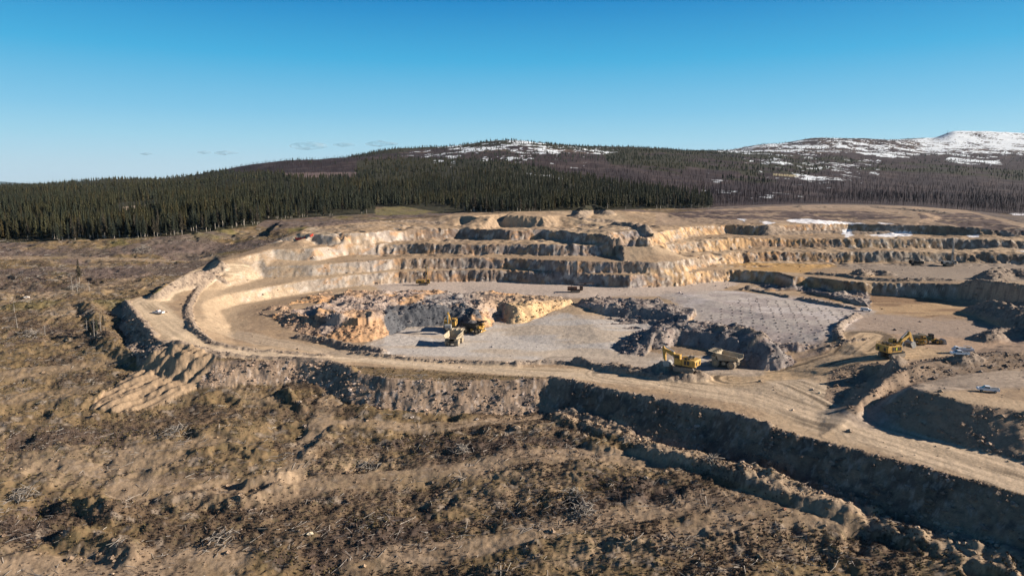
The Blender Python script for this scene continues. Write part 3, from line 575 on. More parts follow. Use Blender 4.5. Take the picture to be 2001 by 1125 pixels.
def attr_mat(name, noise=0.0, nscale=1.0, bump=0.0, rough=.95, spec=.15):
    m = bpy.data.materials.new(name); m.use_nodes = True; t = m.node_tree; b = t.nodes['Principled BSDF']
    b.inputs['Roughness'].default_value = rough; b.inputs['Specular IOR Level'].default_value = spec
    a = t.nodes.new('ShaderNodeAttribute'); a.attribute_name = 'albedo'
    if noise or bump:
        tc = t.nodes.new('ShaderNodeTexCoord'); n = t.nodes.new('ShaderNodeTexNoise'); n.inputs['Scale'].default_value = nscale; n.inputs['Detail'].default_value = 5; n.inputs['Roughness'].default_value = .65
        t.links.new(tc.outputs['Object'], n.inputs['Vector'])
        mr = t.nodes.new('ShaderNodeMapRange'); mr.inputs['From Min'].default_value = .3; mr.inputs['From Max'].default_value = .7; mr.inputs['To Min'].default_value = 1-noise; mr.inputs['To Max'].default_value = 1+noise
        t.links.new(n.outputs['Fac'], mr.inputs['Value'])
        v = t.nodes.new('ShaderNodeVectorMath'); v.operation = 'SCALE'; t.links.new(a.outputs['Color'], v.inputs[0]); t.links.new(mr.outputs[0], v.inputs['Scale']); t.links.new(v.outputs[0], b.inputs['Base Color'])
        if bump:
            bp = t.nodes.new('ShaderNodeBump'); bp.inputs['Strength'].default_value = bump; bp.inputs['Distance'].default_value = .5; t.links.new(n.outputs['Fac'], bp.inputs['Height']); t.links.new(bp.outputs[0], b.inputs['Normal'])
    else: t.links.new(a.outputs['Color'], b.inputs['Base Color'])
    return m
ground = grid_mesh('ground', X, Y, Z, NR, NC, A); ground['kind'] = 'structure'
ground.data.materials.append(attr_mat('earth', .22, 1.3, .3))

# ------------------------------------------------------------------ placing things on the ground
def gz(x, y):
    x = np.asarray(x, float); y = np.asarray(y, float)
    c = np.clip((x/(y+8)+1)/2*(NC-1), 0, NC-1.001); r = np.clip(np.interp(y, rows, np.arange(NR)), 0, NR-1.001)
    c0 = c.astype(int); r0 = r.astype(int); fc = c-c0; fr = r-r0
    return (Zg[r0, c0]*(1-fc)+Zg[r0, c0+1]*fc)*(1-fr)+(Zg[r0+1, c0]*(1-fc)+Zg[r0+1, c0+1]*fc)*fr
def hit(px, py):
    u = (px-1000.5)/F; v = (562.5-py)/F; d = np.array([u, cp+v*sp, v*cp-sp])
    t = np.geomspace(70, 6000, 12000); P = d[None]*t[:, None]; P[:, 2] += CAMZ
    k = np.argmax(P[:, 2] < gz(P[:, 0], P[:, 1]))
    return (float(P[k, 0]), float(P[k, 1]), float(gz(P[k, 0], P[k, 1])))
def hand(px, py, dx=0):           # heading helper unused for setting
    return hit(px, py)
COLL = S.collection
def link(o): COLL.objects.link(o); return o
def tag(o, label=None, cat=None, group=None, kind=None):
    if label: o['label'] = label
    if cat: o['category'] = cat
    if group: o['group'] = group
    if kind: o['kind'] = kind
    return o
def empty(name, loc=(0, 0, 0), rz=0, sc=1):
    o = bpy.data.objects.new(name, None); o.location = loc; o.rotation_euler = (0, 0, rz); o.scale = (sc, sc, sc); o.empty_display_size = .5
    return link(o)
def copy_tree(o, parent=None):
    c = o.copy(); link(c)
    if parent is not None: c.parent = parent
    for ch in list(o.children): copy_tree(ch, c)
    return c
def tri_mesh(name, V, T, C=None, smooth=False):
    me = bpy.data.meshes.new(name); me.vertices.add(len(V)); me.vertices.foreach_set('co', np.asarray(V, f32).ravel())
    T = np.asarray(T, np.int32); me.loops.add(T.size); me.loops.foreach_set('vertex_index', T.ravel()); me.polygons.add(len(T))
    me.polygons.foreach_set('loop_start', (np.arange(len(T))*3).astype(np.int32)); me.update(calc_edges=True)
    me.polygons.foreach_set('use_smooth', np.full(len(T), smooth))
    if C is not None:
        a = me.color_attributes.new('albedo', 'FLOAT_COLOR', 'POINT'); a.data.foreach_set('color', np.concatenate([C, np.ones((len(V), 1))], 1).astype(f32).ravel())
    return me
def scatter(name, variants, P, scale, rot, col, mat, kind='stuff', tilt=None, label=None):
    """one object made of many copies of small triangle meshes"""
    Vs, Ts, Cs = [], [], []; off = 0; k = rng.integers(0, len(variants), len(P))
    for i, (V, T) in enumerate(variants):
        m = k == i; n = int(m.sum())
        if not n: continue
        V = np.asarray(V, f32); T = np.asarray(T)
        c, s_ = np.cos(rot[m])[:, None], np.sin(rot[m])[:, None]; sc = scale[m]
        if sc.ndim == 1: sc = np.repeat(sc[:, None], 3, 1)
        vx, vy, vz = V[None, :, 0]*sc[:, :1], V[None, :, 1]*sc[:, 1:2], V[None, :, 2]*sc[:, 2:]
        if tilt is not None:
            ct, st = np.cos(tilt[m])[:, None], np.sin(tilt[m])[:, None]; vx, vz = vx*ct-vz*st, vx*st+vz*ct
        W = np.stack([vx*c-vy*s_+P[m, 0:1], vx*s_+vy*c+P[m, 1:2], vz+P[m, 2:3]], 2)
        Vs.append(W.reshape(-1, 3)); Ts.append((T[None]+(np.arange(n)*len(V))[:, None, None]+off).reshape(-1, 3)); Cs.append(np.repeat(col[m], len(V), 0)); off += n*len(V)
    me = tri_mesh(name, np.concatenate(Vs), np.concatenate(Ts), np.concatenate(Cs)); me.materials.append(mat)
    o = link(bpy.data.objects.new(name, me)); o['kind'] = kind
    if label: o['label'] = label
    return o
foliage = attr_mat('foliage', .25, 1.3, 0, .8, .2); bark = attr_mat('bark', .3, 2.0, 0, .9, .1); stone = attr_mat('stone', .25, 1.5, .3, .9, .2)

# --- spruces
def spruce_v(seed, tiers, nb, h=1.0, r=.13, base=.10, blunt=.0):
    g = np.random.default_rng(seed); V, T = [], []
    for i in range(tiers):
        t = i/(tiers-1); z = h*(base+(1-base)*t); rad = r*((1-t)**.8)*(.75+.5*g.random())+.006; dz = h*(1-base)/tiers
        a0 = g.random()*6.28
        for k in range(nb):
            a = a0+6.283*k/nb+g.normal()*.12; w = 6.283/nb*(.36+.2*g.random()); q = rad*(.7+.55*g.random()); dr = dz*(.5+.9*g.random())
            n = len(V)
            V += [(0, 0, z+dz*.9), (math.cos(a-w)*q, math.sin(a-w)*q, z-dr*.6), (math.cos(a+w)*q, math.sin(a+w)*q, z-dr), (math.cos(a)*q*1.25, math.sin(a)*q*1.25, z-dr*.8)]
            T += [(n, n+1, n+3), (n, n+3, n+2)]
    n = len(V); V += [(.012, 0, h*.85), (-.006, .01, h*.85), (-.006, -.01, h*.85), (0, 0, h*1.03)]; T += [(n, n+1, n+3), (n+1, n+2, n+3), (n+2, n, n+3)]
    return V, T
def with_trunk(vt, r=.012, hb=.6):
    V, T = list(vt[0]), list(vt[1]); n = len(V)
    for k in range(3): V.append((math.cos(2.1*k)*r, math.sin(2.1*k)*r, -.03))
    V.append((0, 0, hb)); T += [(n, n+1, n+3), (n+1, n+2, n+3), (n+2, n, n+3)]
    return V, T
SP_NEAR = [with_trunk(spruce_v(s_, 9, 6, r=.085+.022*(s_ % 3), base=.16)) for s_ in range(6)]
SP_MID = [spruce_v(20+s_, 6, 5, r=.112, base=.06) for s_ in range(5)]
SP_FAR = [spruce_v(40+s_, 3, 4, r=.20, base=.0) for s_ in range(5)]
def sites(y0, y1, step, growth, ulim=.92):
    out = []; y = y0
    while y < y1:
        st = step*(1+growth*(y-y0)/1000); w = ulim*(y+8); n = int(2*w/st)
        xs = -w+np.arange(n)*st + rng.random(n)*st*.9; ys = y+rng.random(n)*st*.9; out.append(np.stack([xs, ys], 1)); y += st
    return np.concatenate(out)
C_ = sites(430, 3300, 4.1, 1.9); Cz = gz(C_[:, 0], C_[:, 1]); fk_ = forest_kind(C_[:, 0], C_[:, 1], Cz)
cpx, cpy = proj(C_[:, 0], C_[:, 1], Cz)
snw = snowmask(C_[:, 0], C_[:, 1], Cz, cpx, cpy)
dens_ = fbm(C_[:, 0], C_[:, 1], 45, 3, 141)
gap = fbm(C_[:, 0], C_[:, 1], 22, 2, 142)
msp = (fk_ == 1) & (dens_ > .34+.06*(C_[:, 1] > 1300)) & (snw < .5) & ~inpoly(cpx, cpy, [(730,400),(792,403),(875,414),(870,421),(730,421)]) & ~inpoly(cpx, cpy, [(225,398),(310,390),(310,409),(225,415)])
msp &= ~((gap > .66) & (C_[:, 1] > 520))
P_ = np.concatenate([C_[msp], Cz[msp, None]], 1); ppx = cpx[msp]; ppy = cpy[msp]
hgt = (9.5+9*rng.random(len(P_))**.9)*(1-.3*ss(1000, 2500, P_[:, 1]))*(1-.25*ss(.5, .6, fbm(P_[:, 0], P_[:, 1], 60, 2, 143)))
tint = fbm(P_[:, 0], P_[:, 1], 70, 3, 144); rv = rng.random(len(P_))
# distance of each tree from the open edge, measured toward the camera
edge = np.zeros(len(P_), bool)
zt = np.array([forest_kind(P_[:, 0]*(1-k/P_[:, 1]), P_[:, 1]-k, gz(P_[:, 0]*(1-k/P_[:, 1]), P_[:, 1]-k)) for k in (13.,)])
edge = (zt[0] == 0) & (P_[:, 1] < 800) & (ppx > -10) & (ppx < 1400)
idx = np.where(edge)[0]; idx = idx[np.argsort(P_[idx, 1])][:292]
indiv = np.zeros(len(P_), bool); indiv[idx] = True
col = np.array([.025, .029, .017])[None]*(.65+.7*rv[:, None]) + np.array([.012, .007, -.001])[None]*ss(.45, .6, tint)[:, None] + np.array([.014, .005, .0])[None]*(rng.random(len(P_)) > .86)[:, None]
col = np.clip(col, .012, 1); rot = rng.random(len(P_))*6.28
for nm, lo, hi, var in (('spruce_forest', 0, 760, SP_NEAR), ('spruce_forest_beyond', 760, 1350, SP_MID), ('distant_spruce_forest', 1350, 9000, SP_FAR)):
    m = (P_[:, 1] >= lo) & (P_[:, 1] < hi) & ~indiv
    scatter(nm, var, P_[m], hgt[m]*(1.0 if lo < 1300 else 1.0), rot[m], col[m], foliage)
print('spruces', len(P_), 'edge', int(edge.sum()))
def smat(name, c, noise=.2, sc=3.0, rough=.8, metal=0, spec=.3):
    m = bpy.data.materials.new(name); m.use_nodes = True; t = m.node_tree; b = t.nodes['Principled BSDF']; b.inputs['Roughness'].default_value = rough; b.inputs['Metallic'].default_value = metal; b.inputs['Specular IOR Level'].default_value = spec
    tc = t.nodes.new('ShaderNodeTexCoord'); n = t.nodes.new('ShaderNodeTexNoise'); n.inputs['Scale'].default_value = sc; n.inputs['Detail'].default_value = 4; t.links.new(tc.outputs['Object'], n.inputs['Vector'])
    r = t.nodes.new('ShaderNodeValToRGB'); r.color_ramp.elements[0].position = .32; r.color_ramp.elements[1].position = .68
    r.color_ramp.elements[0].color = (*[v*(1-noise) for v in c], 1); r.color_ramp.elements[1].color = (*[min(1, v*(1+noise)) for v in c], 1)
    t.links.new(n.outputs['Fac'], r.inputs[0]); t.links.new(r.outputs[0], b.inputs['Base Color']); return m
crown_mats = [smat('needles', c, .35, .8) for c in ((.028,.033,.020), (.036,.037,.021), (.022,.028,.018), (.042,.035,.023))]
trunk_mat = smat('spruce_bark', (.30,.26,.22), .35, 2.0); grey_wood = smat('dead_wood', (.26,.23,.20), .3, 2.0)
def tube_vt(pts, rads, n=6):
    V, T = [], []
    for (x, y, z), r in zip(pts, rads):
        for k in range(n): V.append((x+math.cos(6.283*k/n)*r, y+math.sin(6.283*k/n)*r, z))
    for i in range(len(pts)-1):
        for k in range(n):
            a = i*n+k; b = i*n+(k+1) % n; T += [(a, b, b+n), (a, b+n, a+n)]
    return V, T
protos = []
for v in range(8):
    root = bpy.data.objects.new('spruce_tree', None)
    h = 15.0; cv = spruce_v(100+v, 17+v % 3, 9, h, h*(.085+.012*(v % 4)), .20+.07*(v % 3))
    tv = tube_vt([(0, 0, -1.2), (.05, 0, h*.35), (0, .04, h*.75), (0, 0, h*.97)], [.26, .2, .1, .02])
    cm = tri_mesh('crown', *cv); cm.materials.append(crown_mats[v % 4]); tm = tri_mesh('trunk', *tv); tm.materials.append(trunk_mat)
    protos.append((cm, tm))
def put_spruce(x, y, z, h, rz, v, label, group=None):
    r = empty('spruce_tree', (x, y, z), rz, h/15.0); tag(r, label, 'tree', group)
    for nm, me in (('crown', protos[v][0]), ('trunk', protos[v][1])):
        o = link(bpy.data.objects.new(nm, me)); o.parent = r
    return r
for j, i in enumerate(idx):
    put_spruce(*P_[i], float(hgt[i])*1.08, float(rot[i]), j % 8, 'dark green spruce in the front row of the forest above the cleared slope', 'spruces along the edge of the forest')
# --- leafless wood on the right and on the ridge
def bare_v(seed, nb, rad=.0085):
    g = np.random.default_rng(seed); V, T = [], []
    def spike(p, q, w):
        n = len(V); a = g.random()*3.14; dx, dy = math.cos(a)*w, math.sin(a)*w
        V.extend([(p[0]-dx, p[1]-dy, p[2]), (p[0]+dx, p[1]+dy, p[2]), q]); T.append((n, n+1, n+2))
        n = len(V); V.extend([(p[0]-dy, p[1]+dx, p[2]), (p[0]+dy, p[1]-dx, p[2]), q]); T.append((n, n+1, n+2))
    spike((0, 0, -.03), (g.normal()*.02, g.normal()*.02, 1), rad*1.7)
    for _ in range(nb):
        z = .2+.65*g.random(); a = g.random()*6.28; l = (.10+.20*g.random())*(1.15-z); spike((0, 0, z), (math.cos(a)*l, math.sin(a)*l, z+l*1.5), rad)
    return V, T
BARE = [bare_v(s_, 12, .0065) for s_ in range(7)]; BAREF = [bare_v(30+s_, 5, .02) for s_ in range(5)]
mb = ((fk_ == 2) & (fbm(C_[:, 0], C_[:, 1], 50, 3, 151) > .36)) | (inpoly(cpx, cpy, CLEARP) & (rng.random(len(C_)) > .7)) | ((fk_ == 1) & (rng.random(len(C_)) > .965))
mb &= (snw < .5) & (rng.random(len(C_)) < np.where(C_[:, 1] < 1400, .9, .7)) & (C_[:, 1] < 2700)
Q = np.concatenate([C_[mb], Cz[mb, None]], 1); hq = 6.0+6.0*rng.random(len(Q)); rq = rng.random(len(Q))*6.28
cq = np.array([.052,.036,.041])[None]*(.55+.9*rng.random(len(Q)))[:, None]; cq[rng.random(len(Q)) > .93] = (.17, .15, .15)
for nm, lo, hi, var in (('bare_wood', 0, 1000, BARE), ('distant_bare_wood', 1000, 9000, BAREF)):
    m = (Q[:, 1] >= lo) & (Q[:, 1] < hi); scatter(nm, var, Q[m], hq[m], rq[m], cq[m], bark)
print('bare', len(Q))
# small dark conifers dotted over the snow hills
Sx = sites(1500, 5200, 16, .6, .8); Szz = gz(Sx[:, 0], Sx[:, 1]); sx_, sy_ = proj(Sx[:, 0], Sx[:, 1], Szz)
ms = (sy_ < 320) & (sx_ > 560) & (rng.random(len(Sx)) < .75*ss(.40, .62, fbm(Sx[:, 0]*.5, Sx[:, 1], 80, 4, 161)) + .02) & ~((sx_ > 1790) & (sy_ < 300) & (rng.random(len(Sx)) > .06))
Sp = np.concatenate([Sx[ms], Szz[ms, None]], 1)
scatter('hilltop_conifers', SP_FAR, Sp, 6+6*rng.random(len(Sp)), rng.random(len(Sp))*6.28, np.array([.036,.045,.030])[None]*(.7+.6*rng.random(len(Sp)))[:, None], foliage)

# --- slash, shrubs, stones
def stick_vt(seed):
    g = np.random.default_rng(seed); b = g.normal()*.04
    V = []; T = []
    for x, r, o in ((-.5, .020, 0), (0, .017, b), (.5, .008, 0)):
        for k in range(3): V.append((x, o+math.cos(2.1*k)*r, .02+math.sin(2.1*k)*r))
    for i in range(2):
        for k in range(3):
            a = i*3+k; c = i*3+(k+1) % 3; T += [(a, c, c+3), (a, c+3, a+3)]
    T += [(0, 1, 2), (6, 8, 7)]
    return V, T
def shrub_vt(seed, n=9):
    g = np.random.default_rng(seed); V, T = [], []
    for _ in range(n):
        a = g.random()*6.28; r = g.random()*.35; x, y = math.cos(a)*r, math.sin(a)*r; l = .5+.5*g.random(); w = .16+.1*g.random(); a2 = g.random()*3.14; k = len(V)
        V += [(x-math.cos(a2)*w, y-math.sin(a2)*w, -.05), (x+math.cos(a2)*w, y+math.sin(a2)*w, -.05), (x*2+g.normal()*.15, y*2+g.normal()*.15, l)]; T.append((k, k+1, k+2))
    return V, T
def rock_vt(seed):
    g = np.random.default_rng(seed); V = [(1,0,0),(-1,0,0),(0,1,0),(0,-1,0),(0,0,.8),(0,0,-.8),(.7,.7,.45),(-.7,.65,.4),(-.65,-.7,.45),(.7,-.7,.4)]
    V = [tuple(c*(.8+.45*g.random()) for c in v) for v in V]
    T = [(4,0,6),(4,6,2),(4,2,7),(4,7,1),(4,1,8),(4,8,3),(4,3,9),(4,9,0),(5,6,0),(5,2,6),(5,7,2),(5,1,7),(5,8,1),(5,3,8),(5,9,3),(5,0,9)]
    return V, T
STK = [stick_vt(i) for i in range(4)]; SHR = [shrub_vt(i) for i in range(8)]; RCK = [rock_vt(i) for i in range(6)]
def attr_at(a, x, y):
    g = a.reshape(NR, NC); c = np.clip((x/(y+8)+1)/2*(NC-1), 0, NC-1).astype(int); r = np.clip(np.interp(y, rows, np.arange(NR)), 0, NR-1).astype(int); return g[r, c]
def cand(n, y0, y1, pw=1.0):        # candidate points, denser near the camera
    y = y0+(y1-y0)*rng.random(n)**pw; u = (rng.random(n)*2-1)*.88; x = u*(y+8); return x, y
pz_l = pz
def inpit(x, y): return attr_at(pz_l, x, y) > .4
# shrubs and tufts
x, y = cand(330000, 80, 520, 1.15); k = ~inpit(x, y); den = fbm(x*.7, y*1.5, 17, 4, 86); k &= rng.random(len(x)) < (.14+.8*attr_at(HM, x, y))*(1-attr_at(ATT['graded'], x, y)) - .9*attr_at(ATT['graded'], x, y)+.75*ss(.46, .60, den)+.25*ss(.5, .6, fbm(x, y, 7, 2, 171)); k &= attr_at(ATT['fill'], x, y) < .5; k &= (y < 440) | (attr_at(PX.astype(f32), x, y) < 560)
x, y = x[k], y[k]; z = gz(x, y); den = den[k]; r1 = rng.random(len(x))
cs = np.where((r1 < .35)[:, None], np.array([[.24,.18,.092]]), np.where((r1 < .75)[:, None], np.array([[.105,.075,.055]]), np.array([[.12,.098,.045]])))*(.6+.8*rng.random(len(x)))[:, None]
cs = np.where((ss(.50, .62, den) > rng.random(len(x)))[:, None], np.array([[.12,.086,.066]])*(.6+.8*rng.random(len(x)))[:, None], cs)
scatter('low_scrub', SHR, np.stack([x, y, z], 1), .20+.42*rng.random(len(x))**2.2, rng.random(len(x))*6.28, cs, foliage); print('scrub', len(x))
# slash sticks
x, y = cand(120000, 85, 560, 1.0); k = ~inpit(x, y); sl_ = fbm(x*.6, y*1.5, 13, 3, 181)*.6+fbm(x, y, 4, 2, 182)*.4
k &= rng.random(len(x)) < .03+.16*attr_at(HM, x, y)+.9*ss(.54, .66, sl_)*(.45+.55*ss(300, 420, y)); k &= attr_at(ATT['fill'], x, y) < .5
x, y = x[k], y[k]; z = gz(x, y); L = 1.0+4.2*rng.random(len(x))**2
cs = np.array([[.36,.325,.29]])*(.35+.9*rng.random(len(x)))[:, None]
scatter('logging_slash', STK, np.stack([x, y, z+.08], 1), np.stack([L, L*.0+2.6+2*rng.random(len(x)), L*0+2.6+2*rng.random(len(x))], 1), rng.random(len(x))*6.28, cs, bark, tilt=rng.normal(size=len(x))*.16); print('sticks', len(x))
# rubble: fill slopes, muck, windrows
x, y = cand(420000, 90, 480, .9); inp = inpit(x, y); fl = attr_at(ATT['fill'], x, y); mu = attr_at(ATT['muck'], x, y); ri = attr_at(ATT['ridge'], x, y); spx, spy = attr_at(PX.astype(f32), x, y), attr_at(PY.astype(f32), x, y)
spm = attr_at(spoil, x, y); dmp = attr_at(np.maximum(dump, bank*.6).astype(f32), x, y); slp = attr_at(SL.astype(f32), x, y)
clus = ss(.42, .62, fbm(x, y, 6, 3, 191))
toe = ss(.3, .8, slp)
pr = (attr_at(ATT['trk'], x, y) < .5)*np.maximum.reduce([fl*.65, mu*.5, ri*.33*inp, spm*.45, dmp*.45, .018*(1-inp)+.004, .006+.06*(slp > .7)])*(.25+.9*clus)
k = (rng.random(len(x)) < pr)
x, y = x[k], y[k]; z = gz(x, y); sz = .08+.14*rng.random(len(x))+.75*rng.random(len(x))**8+.0007*y*.35
gc = attr_at(A[:, 0].astype(f32), x, y), attr_at(A[:, 1].astype(f32), x, y), attr_at(A[:, 2].astype(f32), x, y)
cs = np.stack(gc, 1)*(.75+.75*rng.random(len(x))**2)[:, None]*np.array([[1.0, 1.0, 1.05]])
scatter('rubble', RCK, np.stack([x, y, z+sz*.15], 1), np.stack([sz, sz*(.6+.5*rng.random(len(x))), sz*(.5+.5*rng.random(len(x)))], 1), rng.random(len(x))*6.28, np.clip(cs, 0, .7), stone); print('rocks', len(x))

# ------------------------------------------------------------------ machines
class MB:
    def __init__(s): s.V = []; s.F = []
    def add(s, V, Fc, M=None):
        n = len(s.V); s.V += [tuple(M @ Vector(v)) if M else tuple(v) for v in V]; s.F += [tuple(i+n for i in f) for f in Fc]; return s
    def box(s, x0, x1, y0, y1, z0, z1, M=None, tx=0, ty=0):      # tx, ty: taper of the top
        return s.add([(x0,y0,z0),(x1,y0,z0),(x1,y1,z0),(x0,y1,z0),(x0+tx,y0+ty,z1),(x1-tx,y0+ty,z1),(x1-tx,y1-ty,z1),(x0+tx,y1-ty,z1)],
                     [(3,2,1,0),(4,5,6,7),(0,1,5,4),(1,2,6,5),(2,3,7,6),(3,0,4,7)], M)
    def prism(s, pts, y0, y1, M=None):        # outline in x,z
        n = len(pts); V = [(p[0], y0, p[1]) for p in pts]+[(p[0], y1, p[1]) for p in pts]
        F_ = [tuple(range(n)), tuple(range(2*n-1, n-1, -1))]+[(i, i+n, (i+1) % n+n, (i+1) % n) for i in range(n)]
        return s.add(V, F_, M)
    def cyl(s, x, z, r, y0, y1, n=20, M=None, r2=None):      # axle along y
        r2 = r if r2 is None else r2
        V = [(x+math.cos(6.2832*k/n)*r, y0, z+math.sin(6.2832*k/n)*r) for k in range(n)]+[(x+math.cos(6.2832*k/n)*r2, y1, z+math.sin(6.2832*k/n)*r2) for k in range(n)]
        return s.add(V, [tuple(range(n)), tuple(range(2*n-1, n-1, -1))]+[(k, k+n, (k+1) % n+n, (k+1) % n) for k in range(n)], M)
    def bar(s, a, b, w, w2=None):
        a, b = Vector(a), Vector(b); w2 = w2 or w; d = (b-a).normalized(); u = d.cross(Vector((0, 0, 1)))
        if u.length < .01: u = Vector((0, 1, 0))
        u.normalize(); v = d.cross(u); V = []
        for p, q in ((a, w), (b, w2)):
            for i, j in ((-1,-1),(1,-1),(1,1),(-1,1)): V.append(tuple(p+u*i*q/2+v*j*q/2))
        return s.add(V, [(3,2,1,0),(4,5,6,7),(0,1,5,4),(1,2,6,5),(2,3,7,6),(3,0,4,7)])
    def build(s, name, mat, parent=None, bevel=0, label=None):
        me = bpy.data.meshes.new(name); me.from_pydata(s.V, [], s.F); me.update()
        import bmesh
        bm = bmesh.new(); bm.from_mesh(me); bmesh.ops.recalc_face_normals(bm, faces=bm.faces)
        if bevel: bmesh.ops.bevel(bm, geom=list(bm.edges), offset=bevel, segments=1, affect='EDGES', clamp_overlap=True)
        bm.to_mesh(me); bm.free(); me.materials.append(mat)
        o = link(bpy.data.objects.new(name, me)); o.parent = parent
        if label: o['label'] = label
        return o
M_ = dict(yellow=smat('yellow_paint', (.47,.28,.07), .32, 1.2, .6), dust=smat('dusty_cream_paint', (.44,.365,.26), .22, .8, .8), tyre=smat('rubber', (.05,.045,.04), .3, 2), dtyre=smat('dusty_rubber', (.27,.225,.17), .25, 1.5, .9),
          dark=smat('black_steel', (.035,.033,.032), .3, 2, .6), rim=smat('rim_paint', (.42,.33,.20), .2, 2), glass=smat('dark_glass', (.02,.03,.035), .1, 1, .12, 0, .6), white=smat('white_paint', (.72,.73,.76), .06, 1, .35, 0, .5),
          grey=smat('bucket_steel', (.36,.35,.33), .25, 2, .55), red=smat('red_mesh', (.75,.07,.04), .15, 3, .6), dred=smat('rust_brown_paint', (.13,.065,.045), .2, 2, .6), lamp=smat('lamp_glass', (.8,.78,.7), .05, 2, .2), rock=smat('loaded_rock', (.12,.11,.11), .4, 1.2, .9),
          tracks=smat('track_steel', (.20,.17,.14), .3, 3, .8), green=smat('dark_green_paint', (.03,.06,.04), .2, 2, .5), lime=smat('lime_reflector', (.62,.66,.05), .08, 2, .5), cyl=smat('chrome_rod', (.55,.55,.55), .1, 2, .3, .6))
def wheel(parent, x, y, r, w, tyre, rim, out):
    t = MB().cyl(x, r, r, y-w/2, y+w/2, 24); 
    o = t.build('wheel', tyre, parent, .06*r)
    MB().cyl(x, r, r*.52, y+out*(w/2-.02), y+out*(w/2+.06), 16, None, r*.34).build('rim', rim, o)
    return o
def haul_truck(label, loc, heading, paint, body, load=False, sc=1.0, tyre=None, group='haul trucks'):
    R0 = empty('haul_truck', loc, heading, sc); tag(R0, label, 'haul truck', group); tyre = tyre or M_['dtyre']
    MB().box(-4.6, 5.2, -1.1, 1.1, 1.5, 2.4).box(-3.9, -2.7, -2.0, 2.0, 1.2, 2.3).box(2.6, 3.8, -2.4, 2.4, 1.3, 2.2).box(-5.0, -4.5, -1.6, 1.6, 1.7, 2.3).build('chassis', M_['dark'], R0)
    for s_ in (-1, 1):
        wheel(R0, 3.2, s_*2.65, 1.6, 1.15, tyre, M_['rim'], s_)
        wheel(R0, -3.3, s_*2.75, 1.6, 1.05, tyre, M_['rim'], s_); wheel(R0, -3.3, s_*1.55, 1.6, 1.0, tyre, M_['rim'], -s_)
    # dump body: open tray with a canopy reaching over the cab
    b = MB(); W = 3.45
    fl = [(-5.9, 3.75), (2.2, 2.75), (2.9, 4.9), (2.65, 4.95), (2.0, 3.0), (-5.9, 3.95)]
    b.prism(fl, -W+.5, W-.5)
    for s_ in (-1, 1):
        y = s_*(W-.10)
        n = [(-6.1, 4.0, s_*(W-.75)), (2.1, 2.85, s_*(W-.75)), (3.0, 5.75, s_*W), (-5.9, 5.15, s_*W)]
        k = [(p[0], p[1], p[2]) for p in n]
        V = [(p[0], p[2], p[1]) for p in k]+[(p[0], p[2]-s_*.18, p[1]+.05) for p in k]
        b.add(V, [(0,1,2,3),(7,6,5,4),(0,4,5,1),(1,5,6,2),(2,6,7,3),(3,7,4,0)])
        b.box(-5.9, 3.0, s_*W-.12, s_*W+.12, 5.05, 5.30) if False else b.bar((-5.95, s_*W, 5.2), (3.0, s_*W, 5.8), .26)
        for q in (-4.2, -2.6, -1.0, .6): b.bar((q, s_*(W-.62), 3.75-.12*q), (q, s_*(W+.04), 5.35+.06*q), .22)
    b.box(2.7, 3.0, -W, W, 4.6, 5.9); b.prism([(2.7, 5.75), (6.3, 6.25), (6.35, 6.45), (2.7, 6.0)], -W, W)
    for q in (-2.2, 0, 2.2): b.box(2.9, 6.2, q-.12, q+.12, 5.9, 6.55)
    bd = b.build('dump_body', body, R0)
    if load:
        g = random.Random(5); V = []; nx, ny = 12, 8
        for i in range(nx):
            for j in range(ny):
                u = i/(nx-1); v = j/(ny-1); h = math.sin(u*3.14)**.6*math.sin(v*3.14)**.6; V.append((-5.2+8.0*u, -3.1+6.2*v, 4.6+1.9*h+g.uniform(-.22, .22)*h))
        MB().add(V, [(i*ny+j, (i+1)*ny+j, (i+1)*ny+j+1, i*ny+j+1) for i in range(nx-1) for j in range(ny-1)]).build('rock_load', M_['rock'], bd)
    MB().box(3.0, 5.6, -3.1, 3.1, 3.15, 3.35).box(5.3, 5.8, -3.0, 3.0, 1.2, 1.7).build('deck', paint, R0)
    MB().box(3.2, 5.3, -1.25, 1.25, 2.0, 3.2).box(5.3, 5.55, -1.2, 1.2, 1.6, 3.1).build('hood', paint, R0, .06)
    gr = MB()
    for q in range(6): gr.box(5.56, 5.62, -1.0, 1.0, 1.75+.21*q, 1.85+.21*q)
    gr.build('grille', M_['dark'], R0)
    cb = MB().box(3.2, 5.0, .9, 2.9, 3.36, 5.1, None, .12, .1).build('cab', paint, R0, .06)
    MB().box(4.96, 5.03, 1.1, 2.7, 4.15, 4.85).box(3.5, 4.7, 2.86, 2.93, 4.15, 4.85).box(3.5, 4.7, .87, .94, 4.15, 4.85).build('window', M_['glass'], cb)
    r_ = MB(); r_.bar((3.1, 3, 4.3), (5.5, 3, 4.3), .07); [r_.bar((x_, 3, 3.35), (x_, 3, 4.3), .06) for x_ in (3.1, 4.3, 5.5)]; r_.build('handrail', paint, R0)
    r_ = MB(); r_.bar((3.1, -3, 4.3), (5.5, -3, 4.3), .07); [r_.bar((x_, -3, 3.35), (x_, -3, 4.3), .06) for x_ in (3.1, 4.3, 5.5)]
    r_.bar((5.5, -3.0, 4.3), (5.5, .7, 4.3), .07); r_.bar((5.5, -1, 3.35), (5.5, -1, 4.3), .06); r_.build('handrail', paint, R0)
    l_ = MB()
    for y in (-1.9, -1.3): l_.bar((5.9, y, .9), (5.6, y, 3.3), .07)
    for q in range(6): l_.bar((5.88-.04*q, -1.9, 1.1+.38*q), (5.88-.04*q, -1.3, 1.1+.38*q), .06)
    l_.build('ladder', paint, R0)
    for y in (-2.4, 2.4): MB().box(5.78, 5.86, y-.35, y+.35, 1.9, 2.2).build('headlight', M_['lamp'], R0)
